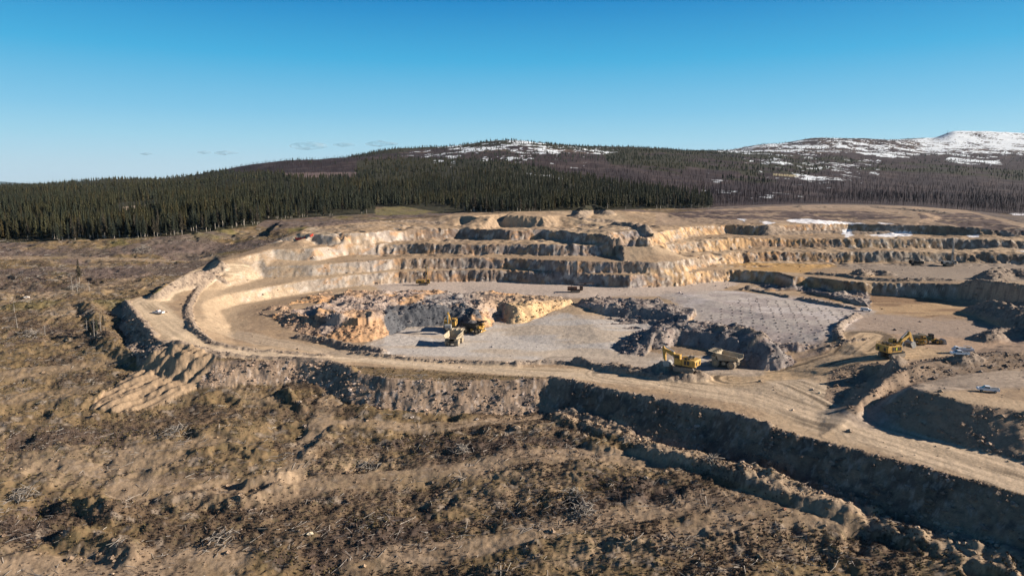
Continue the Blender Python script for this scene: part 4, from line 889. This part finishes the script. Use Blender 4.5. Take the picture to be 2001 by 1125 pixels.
    MB().box(3.6, 4.8, -2.9, -1.5, 3.36, 4.3).cyl(4.2, 3.8, .35, -1.5, -1.3).build('air_cleaner', paint, R0)
    MB().cyl(0, 1.9, .75, -2.6, -1.2, 16).build('fuel_tank', paint, R0); MB().box(-.7, .7, 1.2, 2.4, 1.2, 2.3).build('hydraulic_tank', paint, R0)
    return R0
def excavator(label, loc, heading, boom, stick, bucket, swing=0, paint='yellow', crawl=0, tint=None):
    """boom, stick, bucket: angles of each link above the horizontal, forward along x"""
    R0 = empty('mining_excavator', loc, heading); tag(R0, label, 'excavator', 'large yellow excavators')
    c = math.cos(crawl); s_ = math.sin(crawl); Mc = Matrix.Rotation(crawl, 4, 'Z')
    for y in (-2.3, 2.3):
        prof = [(-4.0,.95),(-3.6,.25),(-3.0,0),(3.0,0),(3.6,.25),(4.0,.95),(3.7,1.65),(3.1,1.9),(-3.1,1.9),(-3.7,1.65)]
        o = MB().prism(prof, y-.65, y+.65, Mc).build('crawler_track', M_['tracks'], R0, .05)
        q = MB()
        for k in range(26): xx = -3.3+6.6*(k % 13)/12; zz = -.02 if k < 13 else 1.92; q.box(xx-.09, xx+.09, y-.7, y+.7, zz-.05, zz+.05, Mc)
        q.build('track_pads', M_['tracks'], o)
    MB().box(-1.8, 1.8, -1.8, 1.8, .8, 1.9, Mc).cyl(0, 0, 1.5, 0, .35, 20, Matrix.Translation((0, 0, 1.9)) @ Matrix.Rotation(math.pi/2, 4, 'X')).build('undercarriage', M_['dark'], R0)
    p = M_[paint]
    MB().box(-3.9, 3.3, -3.0, 3.0, 2.2, 2.6).build('deck', M_['dark'], R0)
    h = MB().box(-3.2, 1.6, -3.0, -.9, 2.6, 5.0).box(-3.2, .2, .9, 3.0, 2.6, 5.0).box(-3.2, -.6, -.9, .9, 2.6, 4.8).build('engine_house', p, R0, .05)
    g_ = MB()
    for q in range(4): g_.box(-2.9+1.1*q, -2.1+1.1*q, -3.06, -2.99, 3.1, 4.6)
    for q in range(2): g_.box(-2.9+1.2*q, -2.0+1.2*q, 2.99, 3.06, 3.1, 4.6)
    g_.build('louvre', M_['dark'], h)
    MB().box(-1.4, -.8, -3.10, -3.0, 3.5, 4.3).build('reflector_panel', M_['lime'], h)
    cw = MB().prism([(-5.1,2.5),(-3.2,2.3),(-3.2,5.0),(-4.9,5.0),(-5.2,4.5)], -3.0, 3.0).build('counterweight', p, R0, .12)
    [MB().box(-5.22, -5.0, y, y+1, 3.0, 4.3).build('vent', M_['dark'], cw) for y in (-2.0, 1.0)]
    e = MB()
    for x, y, r in ((-2.4, -1.8, .35), (-1.2, -2.0, .3), (-2.2, 1.7, .35), (-.9, 1.8, .25), (-2.0, 0, .5)): e.box(x-r*1.3, x+r*1.3, y-r*1.5, y+r*1.5, 5.0, 5.25+r)
    for x, y in ((-1.6, -1.2), (-1.6, 1.2)): e.bar((x, y, 5), (x, y, 6.0), .22)
    e.build('engine_deck', M_['dark'], R0)
    r_ = MB()
    for y in (-2.9, 2.9): r_.bar((-4.8, y, 5.9), (.8, y, 5.9), .07); [r_.bar((x, y, 5.0), (x, y, 5.9), .06) for x in (-4.8, -3.4, -2, -.6, .8)]
    r_.bar((-4.8, -2.9, 5.9), (-4.8, 2.9, 5.9), .07); r_.build('handrail', p, R0)
    MB().box(.4, 3.2, 1.0, 3.0, 2.6, 4.5).build('cab_base', p, R0, .05)
    cb = MB().box(.9, 3.3, 1.1, 3.0, 4.5, 6.6, None, .08, .05).build('cab', M_['dark'] if False else p, R0, .06)
    MB().box(3.26, 3.34, 1.3, 2.8, 4.9, 6.3).box(1.2, 3.0, 2.97, 3.04, 5.2, 6.2).box(1.2, 3.0, 1.06, 1.13, 5.2, 6.2).build('window', M_['glass'], cb)
    # front end
    A0 = Vector((2.2, 0, 3.2)); L1 = 7.6; A1 = A0+Vector((math.cos(boom)*L1, 0, math.sin(boom)*L1)); kn = A0.lerp(A1, .45)+Vector((-math.sin(boom)*1.1, 0, math.cos(boom)*1.1))
    def link_prism(pts, w): return MB().prism([(q.x, q.z) for q in pts], -w/2, w/2)
    up = lambda a: Vector((-math.sin(a), 0, math.cos(a)))
    bm_ = link_prism([A0-up(boom)*.5, kn-Vector((0, 0, 1.15)), A1-up(boom)*.35, A1+up(boom)*.4, kn+Vector((0, 0, .55)), A0+up(boom)*.55], 1.3).build('boom', p, R0, .08)
    L2 = 4.6; A2 = A1+Vector((math.cos(stick)*L2, 0, math.sin(stick)*L2)); B1 = A1-Vector((math.cos(stick)*1.5, 0, math.sin(stick)*1.5))+up(stick)*.2
    st_ = link_prism([B1, A1-up(stick)*.55, A2-up(stick)*.3, A2+up(stick)*.3, A1+up(stick)*.75], .9).build('stick', p, R0, .06)
    cy = MB()
    for y in (-.9, .9): cy.bar((3.0, y, 2.8), (kn.x+.3, y, kn.z-.4), .42, .28)
    cy.bar((kn.x, 0, kn.z+.7), (B1.x, 0, B1.z+.1), .45, .25)
    cy.build('hydraulic_cylinder', M_['cyl'], bm_)
    MB().bar((A1+up(stick)*.9)[:], (A1.lerp(A2, .85)+up(stick)*.75)[:], .36, .22).build('bucket_cylinder', M_['cyl'], st_)
    a = bucket; ca, sa = math.cos(a), math.sin(a)
    prof = [(0,.35),(.9,.65),(2.0,.3),(2.6,-.6),(2.5,-.75),(1.9,.05),(.9,.35),(.2,-.1),(.1,-1.4),(1.0,-2.1),(2.0,-2.0),(2.0,-2.15),(.9,-2.3),(-.15,-1.5),(-.2,-.2)]
    pr = [(A2.x+ca*x-sa*z, A2.z+sa*x+ca*z) for x, z in prof]
    side = [(A2.x+ca*x-sa*z, A2.z+sa*x+ca*z) for x, z in [(0,.35),(.9,.6),(2.0,.2),(2.0,-2.1),(.9,-2.25),(-.1,-1.4)]]
    bk = MB().prism(side, -1.6, -1.45).prism(side, 1.45, 1.6); 
    shell = [(-.1,.3),(.9,.62),(2.0,.2),(2.0,.05),(.9,.42),(.1,.1),(.05,-1.35),(1.0,-2.05),(2.0,-1.95),(2.0,-2.1),(.9,-2.25),(-.15,-1.45)]
    bk.prism([(A2.x+ca*x-sa*z, A2.z+sa*x+ca*z) for x, z in shell], -1.45, 1.45)
    b_ = bk.build('bucket', M_['grey'], st_)
    return R0
def pickup(label, loc, heading, kind='pickup', group='white pickups and service trucks'):
    R0 = empty('pickup_truck' if kind == 'pickup' else 'utility_vehicle' if kind == 'wagon' else 'service_truck', loc, heading); tag(R0, label, 'pickup' if kind == 'pickup' else 'utility vehicle' if kind == 'wagon' else 'service truck', group)
    w = M_['white']
    if kind == 'pickup':
        MB().prism([(-2.9,.55),(2.9,.5),(2.95,.95),(2.75,1.15),(1.45,1.25),(-.6,1.25),(-.6,1.2),(-2.9,1.2)], -.97, .97).build('body', w, R0, .05)
        MB().box(-2.8, -.75, -.82, .82, 1.1, 1.205).build('bed_floor', M_['dark'], R0); MB().box(-2.9, -.6, -.97, -.85, 1.1, 1.33).box(-2.9, -.6, .85, .97, 1.1, 1.33).box(-2.92, -2.8, -.97, .97, .6, 1.33).build('bed_wall', w, R0)
        c = MB().prism([(-.6,1.2),(1.5,1.2),(.85,1.82),(-.45,1.85)], -.88, .88).build('cab', w, R0, .04); MB().prism([(-.45,1.32),(1.28,1.32),(.85,1.72),(-.38,1.73)], -.90, .90).build('window', M_['glass'], c)
        MB().prism([(.92,1.76),(1.46,1.24),(1.50,1.26),(.96,1.80)], -.78, .78).build('windscreen', M_['glass'], c)
        'beacon' in label and MB().box(-.3, .2, -.4, .4, 1.84, 1.95).build('beacon', M_['red'], c)
        xs = (-1.75, 1.85)
    elif kind == 'wagon':
        MB().prism([(-2.6,.5),(2.5,.5),(2.55,.95),(2.35,1.15),(1.3,1.25),(-2.6,1.25)], -.95, .95).build('body', w, R0, .05)
        c = MB().prism([(-2.58,1.2),(1.35,1.2),(.75,1.85),(-2.4,1.9)], -.88, .88).build('cab', w, R0, .05); MB().prism([(-2.3,1.33),(1.15,1.33),(.7,1.72),(-2.25,1.75)], -.90, .90).build('window', M_['glass'], c)
        xs = (-1.6, 1.6)
    else:
        MB().box(-3.6, 3.4, -.6, .6, .65, 1.0).build('chassis', M_['dark'], R0)
        c = MB().prism([(1.6,.8),(3.5,.7),(3.55,1.5),(3.0,1.65),(2.6,2.4),(1.6,2.4)], -1.05, 1.05).build('cab', w, R0, .06); MB().prism([(1.8,1.65),(2.75,1.65),(2.5,2.2),(1.8,2.2)], -1.07, 1.07).build('window', M_['glass'], c)
        MB().box(-3.6, 1.5, -1.15, -.7, 1.0, 2.0).box(-3.6, 1.5, .7, 1.15, 1.0, 2.0).box(-3.6, 1.5, -.7, .7, 1.0, 1.2).box(-3.7, -3.55, -1.15, 1.15, .8, 1.9).build('service_body', w, R0, .04)
        MB().cyl(0, 1.6, .4, -.6, .6, 14).box(-2.6, -1.4, -.55, .55, 1.2, 2.2).build('tank', M_['dark'], R0); MB().bar((-2.9, 0, 1.2), (-2.9, 0, 2.7), .25).bar((-2.9, 0, 2.6), (-.3, 0, 2.9), .2).build('crane', w, R0)
        xs = (-2.3, 2.4)
    for x in xs:
        for s_ in (-1, 1): wheel(R0, x, s_*.86, .40, .26, M_['tyre'], M_['grey'], s_)
    fx = {'pickup': 2.9, 'wagon': 2.5, 'service': 3.5}[kind]
    for y in (-.7, .7): MB().box(fx-.02, fx+.05, y-.16, y+.16, .82, .98).build('headlight', M_['lamp'], R0)
    for y in (-.8, .8): MB().box(-fx-.14 if kind == 'service' else -fx-.06, -fx+.02, y-.1, y+.1, .85, 1.1).build('tail_light', smat('tail_lamp_red', (.4,.02,.02), .1), R0)
    return R0
def drill(label, loc, heading, mast_up, tone='yellow', mh=14):
    R0 = empty('blasthole_drill', loc, heading); tag(R0, label, 'drill rig', 'blasthole drill rigs')
    p = M_[tone]
    for y in (-1.7, 1.7): MB().prism([(-2.8,.6),(-2.4,.1),(-1.9,0),(1.9,0),(2.4,.1),(2.8,.6),(2.4,1.2),(-2.4,1.2)], y-.4, y+.4).build('crawler_track', M_['tracks'], R0, .04)
    MB().box(-4.8, 4.4, -1.3, 1.3, 1.2, 1.7).build('chassis', M_['dark'], R0)
    MB().box(-4.6, 1.0, -1.7, 1.7, 1.7, 3.4).build('machinery_house', p, R0, .06)
    MB().box(-4.7, -4.55, -1.4, 1.4, 1.9, 3.2).box(-3, -1, -1.74, 1.74, 2.0, 3.0).build('radiator', M_['dark'], R0)
    c = MB().box(2.6, 4.6, -1.9, -.2, 1.7, 4.0, None, .06).build('cab', p, R0, .05); MB().box(4.55, 4.63, -1.7, -.4, 2.6, 3.7).box(2.9, 4.3, -1.94, -.16, 2.6, 3.7).build('window', M_['glass'], c)
    m = MB(); Lh = mh; X0 = 1.9
    def P(x, y, t): return (X0+x, y, 1.5+t) if mast_up else (X0-1.0+t*1.0, y, 4.6+x+t*.03)
    for x in (0, .9):
        for y in (-.45, .45): m.bar(P(x, y, 0), P(x, y, Lh), .16)
    n = int(Lh/1.3)
    for i in range(n):
        t0, t1 = i*Lh/n, (i+1)*Lh/n
        for y in (-.45, .45): m.bar(P(0, y, t0), P(.9, y, t1), .09); m.bar(P(0, y, t0), P(.9, y, t0), .09)
        for x in (0, .9): m.bar(P(x, -.45, t0), P(x, .45, t1), .09)
    mo = m.build('mast', p, R0); MB().bar(P(.45, 0, .5), P(.45, 0, Lh-.5), .3).build('drill_pipe', M_['cyl'], mo)
    MB().bar(P(.45, 0, Lh*.45), P(.45, 0, Lh*.6), .7).build('rotary_head', M_['dark'], mo)
    if not mast_up: MB().bar((-2.2, 0, 3.4), (-2.2, 0, 4.6), .3).bar((4.2, 0, 1.7), (4.2, 0, 4.7), .3).build('mast_rest', M_['dark'], R0)
    MB().box(1.3, 3.0, -.8, .8, .2, 1.2).build('dust_hood', M_['dark'], R0)
    return R0
def loader(label, loc, heading):
    R0 = empty('wheel_loader', loc, heading); tag(R0, label, 'wheel loader')
    MB().box(-4.2, -.6, -1.3, 1.3, 1.3, 2.9).build('engine_house', M_['green'], R0, .08); MB().box(-.4, 2.6, -.8, .8, 1.1, 2.0).build('front_frame', M_['yellow'], R0, .05)
    c = MB().box(-1.2, .6, -.9, .9, 2.0, 4.1, None, .08, .06).build('cab', M_['dark'], R0, .05); MB().box(-1.0, .4, -.93, .93, 2.8, 3.8).box(.55, .63, -.75, .75, 2.7, 3.8).build('window', M_['glass'], c)
    for x in (-2.7, 1.7):
        for s_ in (-1, 1): wheel(R0, x, s_*1.45, 1.05, .75, M_['tyre'], M_['yellow'], s_)
    for y in (-.7, .7): MB().bar((1.6, y, 2.1), (4.2, y, .9), .32).build('lift_arm', M_['yellow'], R0)
    MB().prism([(4.0,.2),(5.4,.12),(5.4,.2),(4.3,.4),(4.2,1.6),(4.9,1.9),(4.8,2.0),(4.0,1.7)], -1.8, 1.8).prism([(4.0,.2),(5.4,.12),(4.9,1.9),(4.0,1.7)], -1.9, -1.8).prism([(4.0,.2),(5.4,.12),(4.9,1.9),(4.0,1.7)], 1.8, 1.9).build('bucket', M_['grey'], R0)
    return R0
A2 = math.atan2
haul_truck('empty cream haul truck seen from behind, crossing the grey pit floor', hit(888, 672), A2(.97, .22), M_['dust'], M_['dust'])
haul_truck('yellow haul truck under the loading excavator, with a dark body', hit(926, 650), A2(-.42, .9), M_['yellow'], M_['dark'], True, .95, M_['tyre'])
haul_truck('dusty haul truck driving off behind the parked excavator, rear wheels in dust', hit(1418, 716), A2(.62, -.78), M_['dust'], M_['dust'], False, 1.0)
haul_truck('small yellow haul truck with a pale canopy, parked beside the loader', hit(1791, 671), A2(-.97, -.1), M_['yellow'], M_['dust'], False, .70)
loader('wheel loader with dark cab and lowered bucket right of the parked yellow trucks', hit(1819, 671), A2(-.1, 1.0))
excavator('yellow excavator digging the dark grey rock face, facing the camera', hit(880, 645), A2(-.93, -.05), R(52), R(-78), R(-70), crawl=.3)
excavator('yellow excavator with its arm folded to the ground left of the dusty haul truck', hit(1338, 724), A2(.60, -.80), R(32), R(-98), R(-100), crawl=.2)
excavator('yellow excavator parked at the fork with grey bucket lowered in front of its tracks', hit(1742, 697), A2(.30, .95), R(42), R(-62), R(-150), crawl=.1)
pickup('white pickup with a red roof beacon on the left haul road bend', hit(310, 613), A2(.25, -.97))
pickup('white closed utility vehicle at the corner of the drilled blast pattern', hit(1692, 608), A2(-.5, .86), 'wagon')
pickup('white service truck with a crane, the farther of the two parked side by side', hit(1880, 689), A2(.25, -.97), 'service')
pickup('white pickup beside the service truck, the nearer of the pair', hit(1875, 694), A2(.25, -.97))
pickup('lone white pickup on the upper road above the dark rocky bank', hit(1930, 765), A2(.42, -.91))
drill('blasthole drill with raised mast against the lowest bench wall, left of centre', hit(827, 557), A2(0, 1), True, 'yellow', 12)
drill('dark blasthole drill with its mast lowered flat, on the pale strip below the benches', hit(1124, 571), A2(0, 1), False, 'dred', 10)
drill('blasthole drill with raised grey mast on the upper right bench', hit(1853, 520), A2(0, 1), True, 'grey', 14)
drill('dark blasthole drill with lowered mast against the right bench wall', hit(1790, 519), A2(0, -1), False, 'dark', 9)
# blast pattern: a small heap of cuttings round every hole
g = np.random.default_rng(3)
def heap_mesh(r, h):
    V = [(0, 0, h)]; n = 9
    for q, zz_ in ((.45, .75), (1.0, -.06)):
        for k in range(n): a = 6.283*k/n; rr_ = r*q*(1+g.normal()*.12); V.append((math.cos(a)*rr_, math.sin(a)*rr_, h*zz_ if q < 1 else zz_))
    T = [(0, 1+k, 1+(k+1) % n) for k in range(n)]
    for k in range(n): a, b = 1+k, 1+(k+1) % n; T += [(a, a+n, b+n), (a, b+n, b)]
    return V, T
hm = []
for k in range(4):
    me = tri_mesh('cuttings_heap', *heap_mesh(.85, .42)); me.materials.append(smat('drill_cuttings', (.27-.03*k, .225-.025*k, .20-.02*k), .2, 2)); hm.append(me)
o0 = Vector(hit(1345, 632)); ea = Vector(hit(1515, 672))-o0; ea.z = 0; ea.normalize(); eb = Vector((-ea.y, ea.x, 0)); 
patpoly = U([(1330,634,9),(1395,606,9),(1440,588,9),(1450,580,9),(1545,588,9),(1600,600,9),(1676,610,9),(1640,640,9),(1622,664,9),(1510,668,9),(1440,646,9)])
cnt = 0
for i in range(-30, 34):
    for j in range(-6, 44):
        p = o0+ea*(i*5.6+(j % 2)*2.8)+eb*(j*5.2+1); p.x += g.normal()*.4; p.y += g.normal()*.4
        if cnt >= 300 or not inpoly(np.array([p.x]), np.array([p.y]), patpoly)[0]: continue
        o = link(bpy.data.objects.new('cuttings_heap', hm[cnt % 4])); o.location = (p.x, p.y, float(gz(p.x, p.y))-.03); o.rotation_euler = (0, 0, g.random()*6); s_ = .75+.35*g.random(); o.scale = (s_, s_, s_); cnt += 1
        tag(o, 'small dark heap of drill cuttings on the pale drilled blast pattern', 'cuttings heap', 'drill cuttings heaps laid out in rows')
print('heaps', cnt)
# red safety mesh fence in two lengths
def fence(p0, p1, label):
    a, b = Vector(hit(*p0)), Vector(hit(*p1)); R0 = empty('safety_fence', a); tag(R0, label, 'safety fence', 'red mesh safety fences'); n = 8
    V = []; 
    for i in range(n+1):
        q = a.lerp(b, i/n); z = float(gz(q.x, q.y)); k = .14*math.sin(i*1.7); V += [(q.x-a.x, q.y-a.y+k, z-a.z), (q.x-a.x, q.y-a.y+k+.15, z-a.z+1.7)]
    V += [(v[0], v[1]+.05, v[2]) for v in V]; m = 2*(n+1)
    MB().add(V, [(2*i, 2*i+2, 2*i+3, 2*i+1) for i in range(n)]+[(m+2*i+1, m+2*i+3, m+2*i+2, m+2*i) for i in range(n)]+[(2*i+1, 2*i+3, m+2*i+3, m+2*i+1) for i in range(n)]).build('mesh', M_['red'], R0)
    for i in range(0, n+1, 2): MB().bar(Vector(V[2*i])+Vector((0, .02, -.2)), Vector(V[2*i+1])+Vector((0, .02, .15)), .12).build('post', M_['dark'], R0)
fence((577, 468), (597, 466), 'longer length of red mesh fence on the rim of the pit'); fence((606, 464), (612, 461), 'shorter length of red mesh fence at the end of the rim track')
# lone spruce, snags
x_, y_, z_ = hit(155, 548); put_spruce(x_, y_, z_, 13.5, 1.0, 3, 'lone slender spruce standing on the open cleared slope')
def snag(px, py, h, label, seed, group='dead standing trunks on the cleared slope'):
    g = random.Random(seed); p = hit(px, py); lean = g.uniform(-.05, .05)
    V, T = tube_vt([(0, 0, -.8), (lean*h*.5, 0, h*.5), (lean*h, 0, h)], [.20, .14, .04]); 
    for _ in range(9):
        zz_ = h*g.uniform(.25, .95); a = g.random()*6.28; l = g.uniform(.4, 1.3); n = len(V); V += [(lean*zz_, 0, zz_-.06), (lean*zz_, 0, zz_+.06), (lean*zz_+math.cos(a)*l, math.sin(a)*l, zz_-.2), (lean*zz_+.06, .06, zz_)]; T += [(n, n+2, n+1), (n+1, n+2, n+3), (n, n+3, n+2)]
    me = tri_mesh('dead_tree', V, T); me.materials.append(grey_wood); o = link(bpy.data.objects.new('dead_tree', me)); o.location = p; tag(o, label, 'dead tree', group)
snag(142, 567, 9, 'grey dead trunk just left of the lone spruce, tallest of three', 1); snag(151, 570, 8, 'grey dead trunk below the lone spruce', 2); snag(175, 569, 6, 'short grey dead trunk right of the lone spruce', 3)
snag(34, 642, 7, 'dead trunk standing alone near the left edge of the slope', 4); snag(88, 655, 5, 'short dead trunk beside a slash heap left of the road embankment', 5); snag(28, 610, 4.5, 'stubby dead trunk at the far left of the slope', 6)
for k, (px, py, h) in enumerate(((170,650,6.5),(177,655,8),(184,658,9),(190,652,7.5),(197,648,8.5),(203,642,7))):
    if k in (1, 3, 5): x_, y_, z_ = hit(px, py); put_spruce(x_, y_, z_, h, k*1.3, (k*3) % 8, 'thin stunted spruce in the small clump beside the left embankment', 'stunted spruces by the embankment')
    else: snag(px, py, h, 'dead trunk in the small clump beside the left embankment', 20+k, 'dead trunks by the embankment')
# slash heaps
def heap(px, py, r, n, label, seed):
    g = np.random.default_rng(seed); c = hit(px, py); V, T = [], []
    for _ in range(n):
        v, t = STK[g.integers(0, 4)]; L = 1.5+3*g.random(); a = g.random()*6.28; ti = g.normal()*.35; q = g.normal(size=2)*r*.4; hz = max(0, 1-(q**2).sum()**.5/r)*r*.45*g.random()
        x0, y0 = c[0]+q[0], c[1]+q[1]; z0 = float(gz(x0, y0)); k = len(V)
        for a_, b_, c_ in v:
            X_, Y_, Z_ = a_*L, b_*5, c_*5; X_, Z_ = X_*math.cos(ti)-Z_*math.sin(ti), X_*math.sin(ti)+Z_*math.cos(ti)
            V.append((x0-c[0]+X_*math.cos(a)-Y_*math.sin(a), y0-c[1]+X_*math.sin(a)+Y_*math.cos(a), z0-c[2]+hz+Z_+.15))
        T += [tuple(i+k for i in f) for f in t]
    me = tri_mesh('slash_heap', V, T); me.materials.append(grey_wood); o = link(bpy.data.objects.new('slash_heap', me)); o.location = c; tag(o, label, 'slash heap', 'heaps of logging slash')
heap(1140, 1003, 4.5, 90, 'heap of bleached sticks on dark scrub at the bottom centre', 1); heap(1118, 972, 4, 40, 'loose bleached logs just above the bottom centre slash heap', 2)
heap(720, 915, 4, 70, 'grey slash heap with a pale log at its right end', 3); heap(150, 565, 7, 90, 'long grey slash heap under the lone spruce and snags', 4)
heap(45, 970, 5, 80, 'grey slash heap on the lower left mound', 5); heap(340, 845, 5, 60, 'low grey slash heap left of the dozer tracks', 6); heap(60, 655, 6, 70, 'dark slash heap at the foot of the dead trunk on the left', 7)
heap(430, 1055, 4.5, 50, 'thin slash heap on the bottom left slope', 8); heap(900, 880, 4, 60, 'brushy slash heap in the middle foreground', 9); heap(280, 490, 9, 120, 'wide pale slash heap on the clearing below the spruces', 10)
heap(1390, 900, 4, 40, 'small slash heap below the spoil berm', 11)
# boulders
def boulder(px, py, r, label, seed, c=(.42,.37,.32)):
    V, T = rock_vt(500+seed); me = tri_mesh('boulder', [(a*r, b*r*.8, d*r*.8) for a, b, d in V], T, np.tile(np.array([c]), (len(V), 1))); me.materials.append(stone); o = link(bpy.data.objects.new('boulder', me)); p = hit(px, py); o.location = (p[0], p[1], p[2]+r*.2); tag(o, label, 'boulder', 'scattered boulders')
boulder(52, 583, 1.6, 'whitish boulder on the left slope below the slash heap', 1, (.6,.54,.48)); boulder(805, 817, .9, 'pale boulder at the foot of the haul road bank', 2, (.5,.42,.36)); boulder(932, 820, .7, 'small pale boulder at the bank foot, right of the larger one', 3, (.5,.42,.36))
boulder(1533, 995, .6, 'reddish boulder on the crest of the spoil berm', 4, (.42,.2,.13)); boulder(605, 1044, .9, 'pale block at the top of the dark slash patch', 5, (.6,.5,.36)); boulder(1010, 838, 1.4, 'rounded tan boulder left of the spoil berm end', 6, (.36,.27,.19))
# mast on the snowy summit
xm, ym, zm_ = hit(1851, 262); mo = empty('radio_mast', (xm, ym, zm_)); tag(mo, 'tiny dark mast on the snowy summit at the far right', 'mast')
MB().bar((0, 0, -1), (0, 0, 22), 1.6, .8).build('pole', M_['dark'], mo); MB().box(-4, 4, -3, 3, -1, 4).build('hut', M_['dark'], mo)
# far blue hills at the left, thin clouds
xs = np.linspace(-34000, -16500, 160); V = []; T = []
for i, xx in enumerate(xs):
    h = 60+float(fbm(np.array([xx]), np.array([0.]), 1500, 4, 301)[0])*330*float(ss(-17500, -21500, xx)); V += [(xx, 28000, -300), (xx, 28600, h), (xx, 31000, -300)]
for i in range(159): a = 3*i; T += [(a, a+3, a+4), (a, a+4, a+1), (a+1, a+4, a+5), (a+1, a+5, a+2)]
me = tri_mesh('distant_mountains', V, T); me.materials.append(smat('far_forest', (.06,.085,.07), .15, .001)); tag(link(bpy.data.objects.new('distant_mountains', me)), kind='structure')
cm_ = bpy.data.materials.new('thin_cloud'); cm_.use_nodes = True; t = cm_.node_tree; b = t.nodes['Principled BSDF']; b.inputs['Base Color'].default_value = (.32,.40,.46,1); b.inputs['Roughness'].default_value = 1; b.inputs['Specular IOR Level'].default_value = 0
tc = t.nodes.new('ShaderNodeTexCoord'); n = t.nodes.new('ShaderNodeTexNoise'); n.inputs['Scale'].default_value = .006; n.inputs['Detail'].default_value = 5; mr = t.nodes.new('ShaderNodeMapRange'); mr.inputs['From Min'].default_value = .42; mr.inputs['From Max'].default_value = .72; mr.inputs['To Max'].default_value = .32
t.links.new(tc.outputs['Object'], n.inputs['Vector']); t.links.new(n.outputs['Fac'], mr.inputs['Value']); t.links.new(mr.outputs[0], b.inputs['Alpha'])
for px, py, w, h in ((603,285,300,55),(440,299,190,30),(398,298,110,22),(287,301,110,18),(742,281,260,45),(672,283,170,30)):
    u = (px-1000.5)/F; v = (562.5-py)/F; tt = 12000; V = []; T = []; nn, mm = 24, 8
    for j in range(mm+1):
        for i in range(nn): a = 6.283*i/nn; f = math.pi*j/mm; k = 1+.3*math.sin(3*a+px); V.append((math.sin(f)*math.cos(a)*w*k, math.sin(f)*math.sin(a)*w*.8, math.cos(f)*h*(1+.3*math.sin(2*a+py))))
    for j in range(mm):
        for i in range(nn): a, b_ = j*nn+i, j*nn+(i+1) % nn; T += [(a, a+nn, b_+nn), (a, b_+nn, b_)]
    me = tri_mesh('cloud', V, T, smooth=True); me.materials.append(cm_); o = link(bpy.data.objects.new('cloud', me)); o.location = (u*tt, (cp+v*sp)*tt, CAMZ+(v*cp-sp)*tt); o['kind'] = 'structure'
# ------------------------------------------------------------------ air: one even, very thin haze round the whole scene
hz = MB().box(-36000, 36000, -400, 33000, -320, 640).build('haze', bpy.data.materials.new('air'), None); hz['kind'] = 'stuff'
am = hz.data.materials[0]; am.use_nodes = True; t = am.node_tree
for n in list(t.nodes):
    if n.type != 'OUTPUT_MATERIAL': t.nodes.remove(n)
pv = t.nodes.new('ShaderNodeVolumePrincipled'); pv.inputs['Color'].default_value = (.62, .80, 1.0, 1); pv.inputs['Density'].default_value = 1.1e-5; pv.inputs['Anisotropy'].default_value = .2
t.links.new(pv.outputs['Volume'], t.nodes['Material Output'].inputs['Volume'])
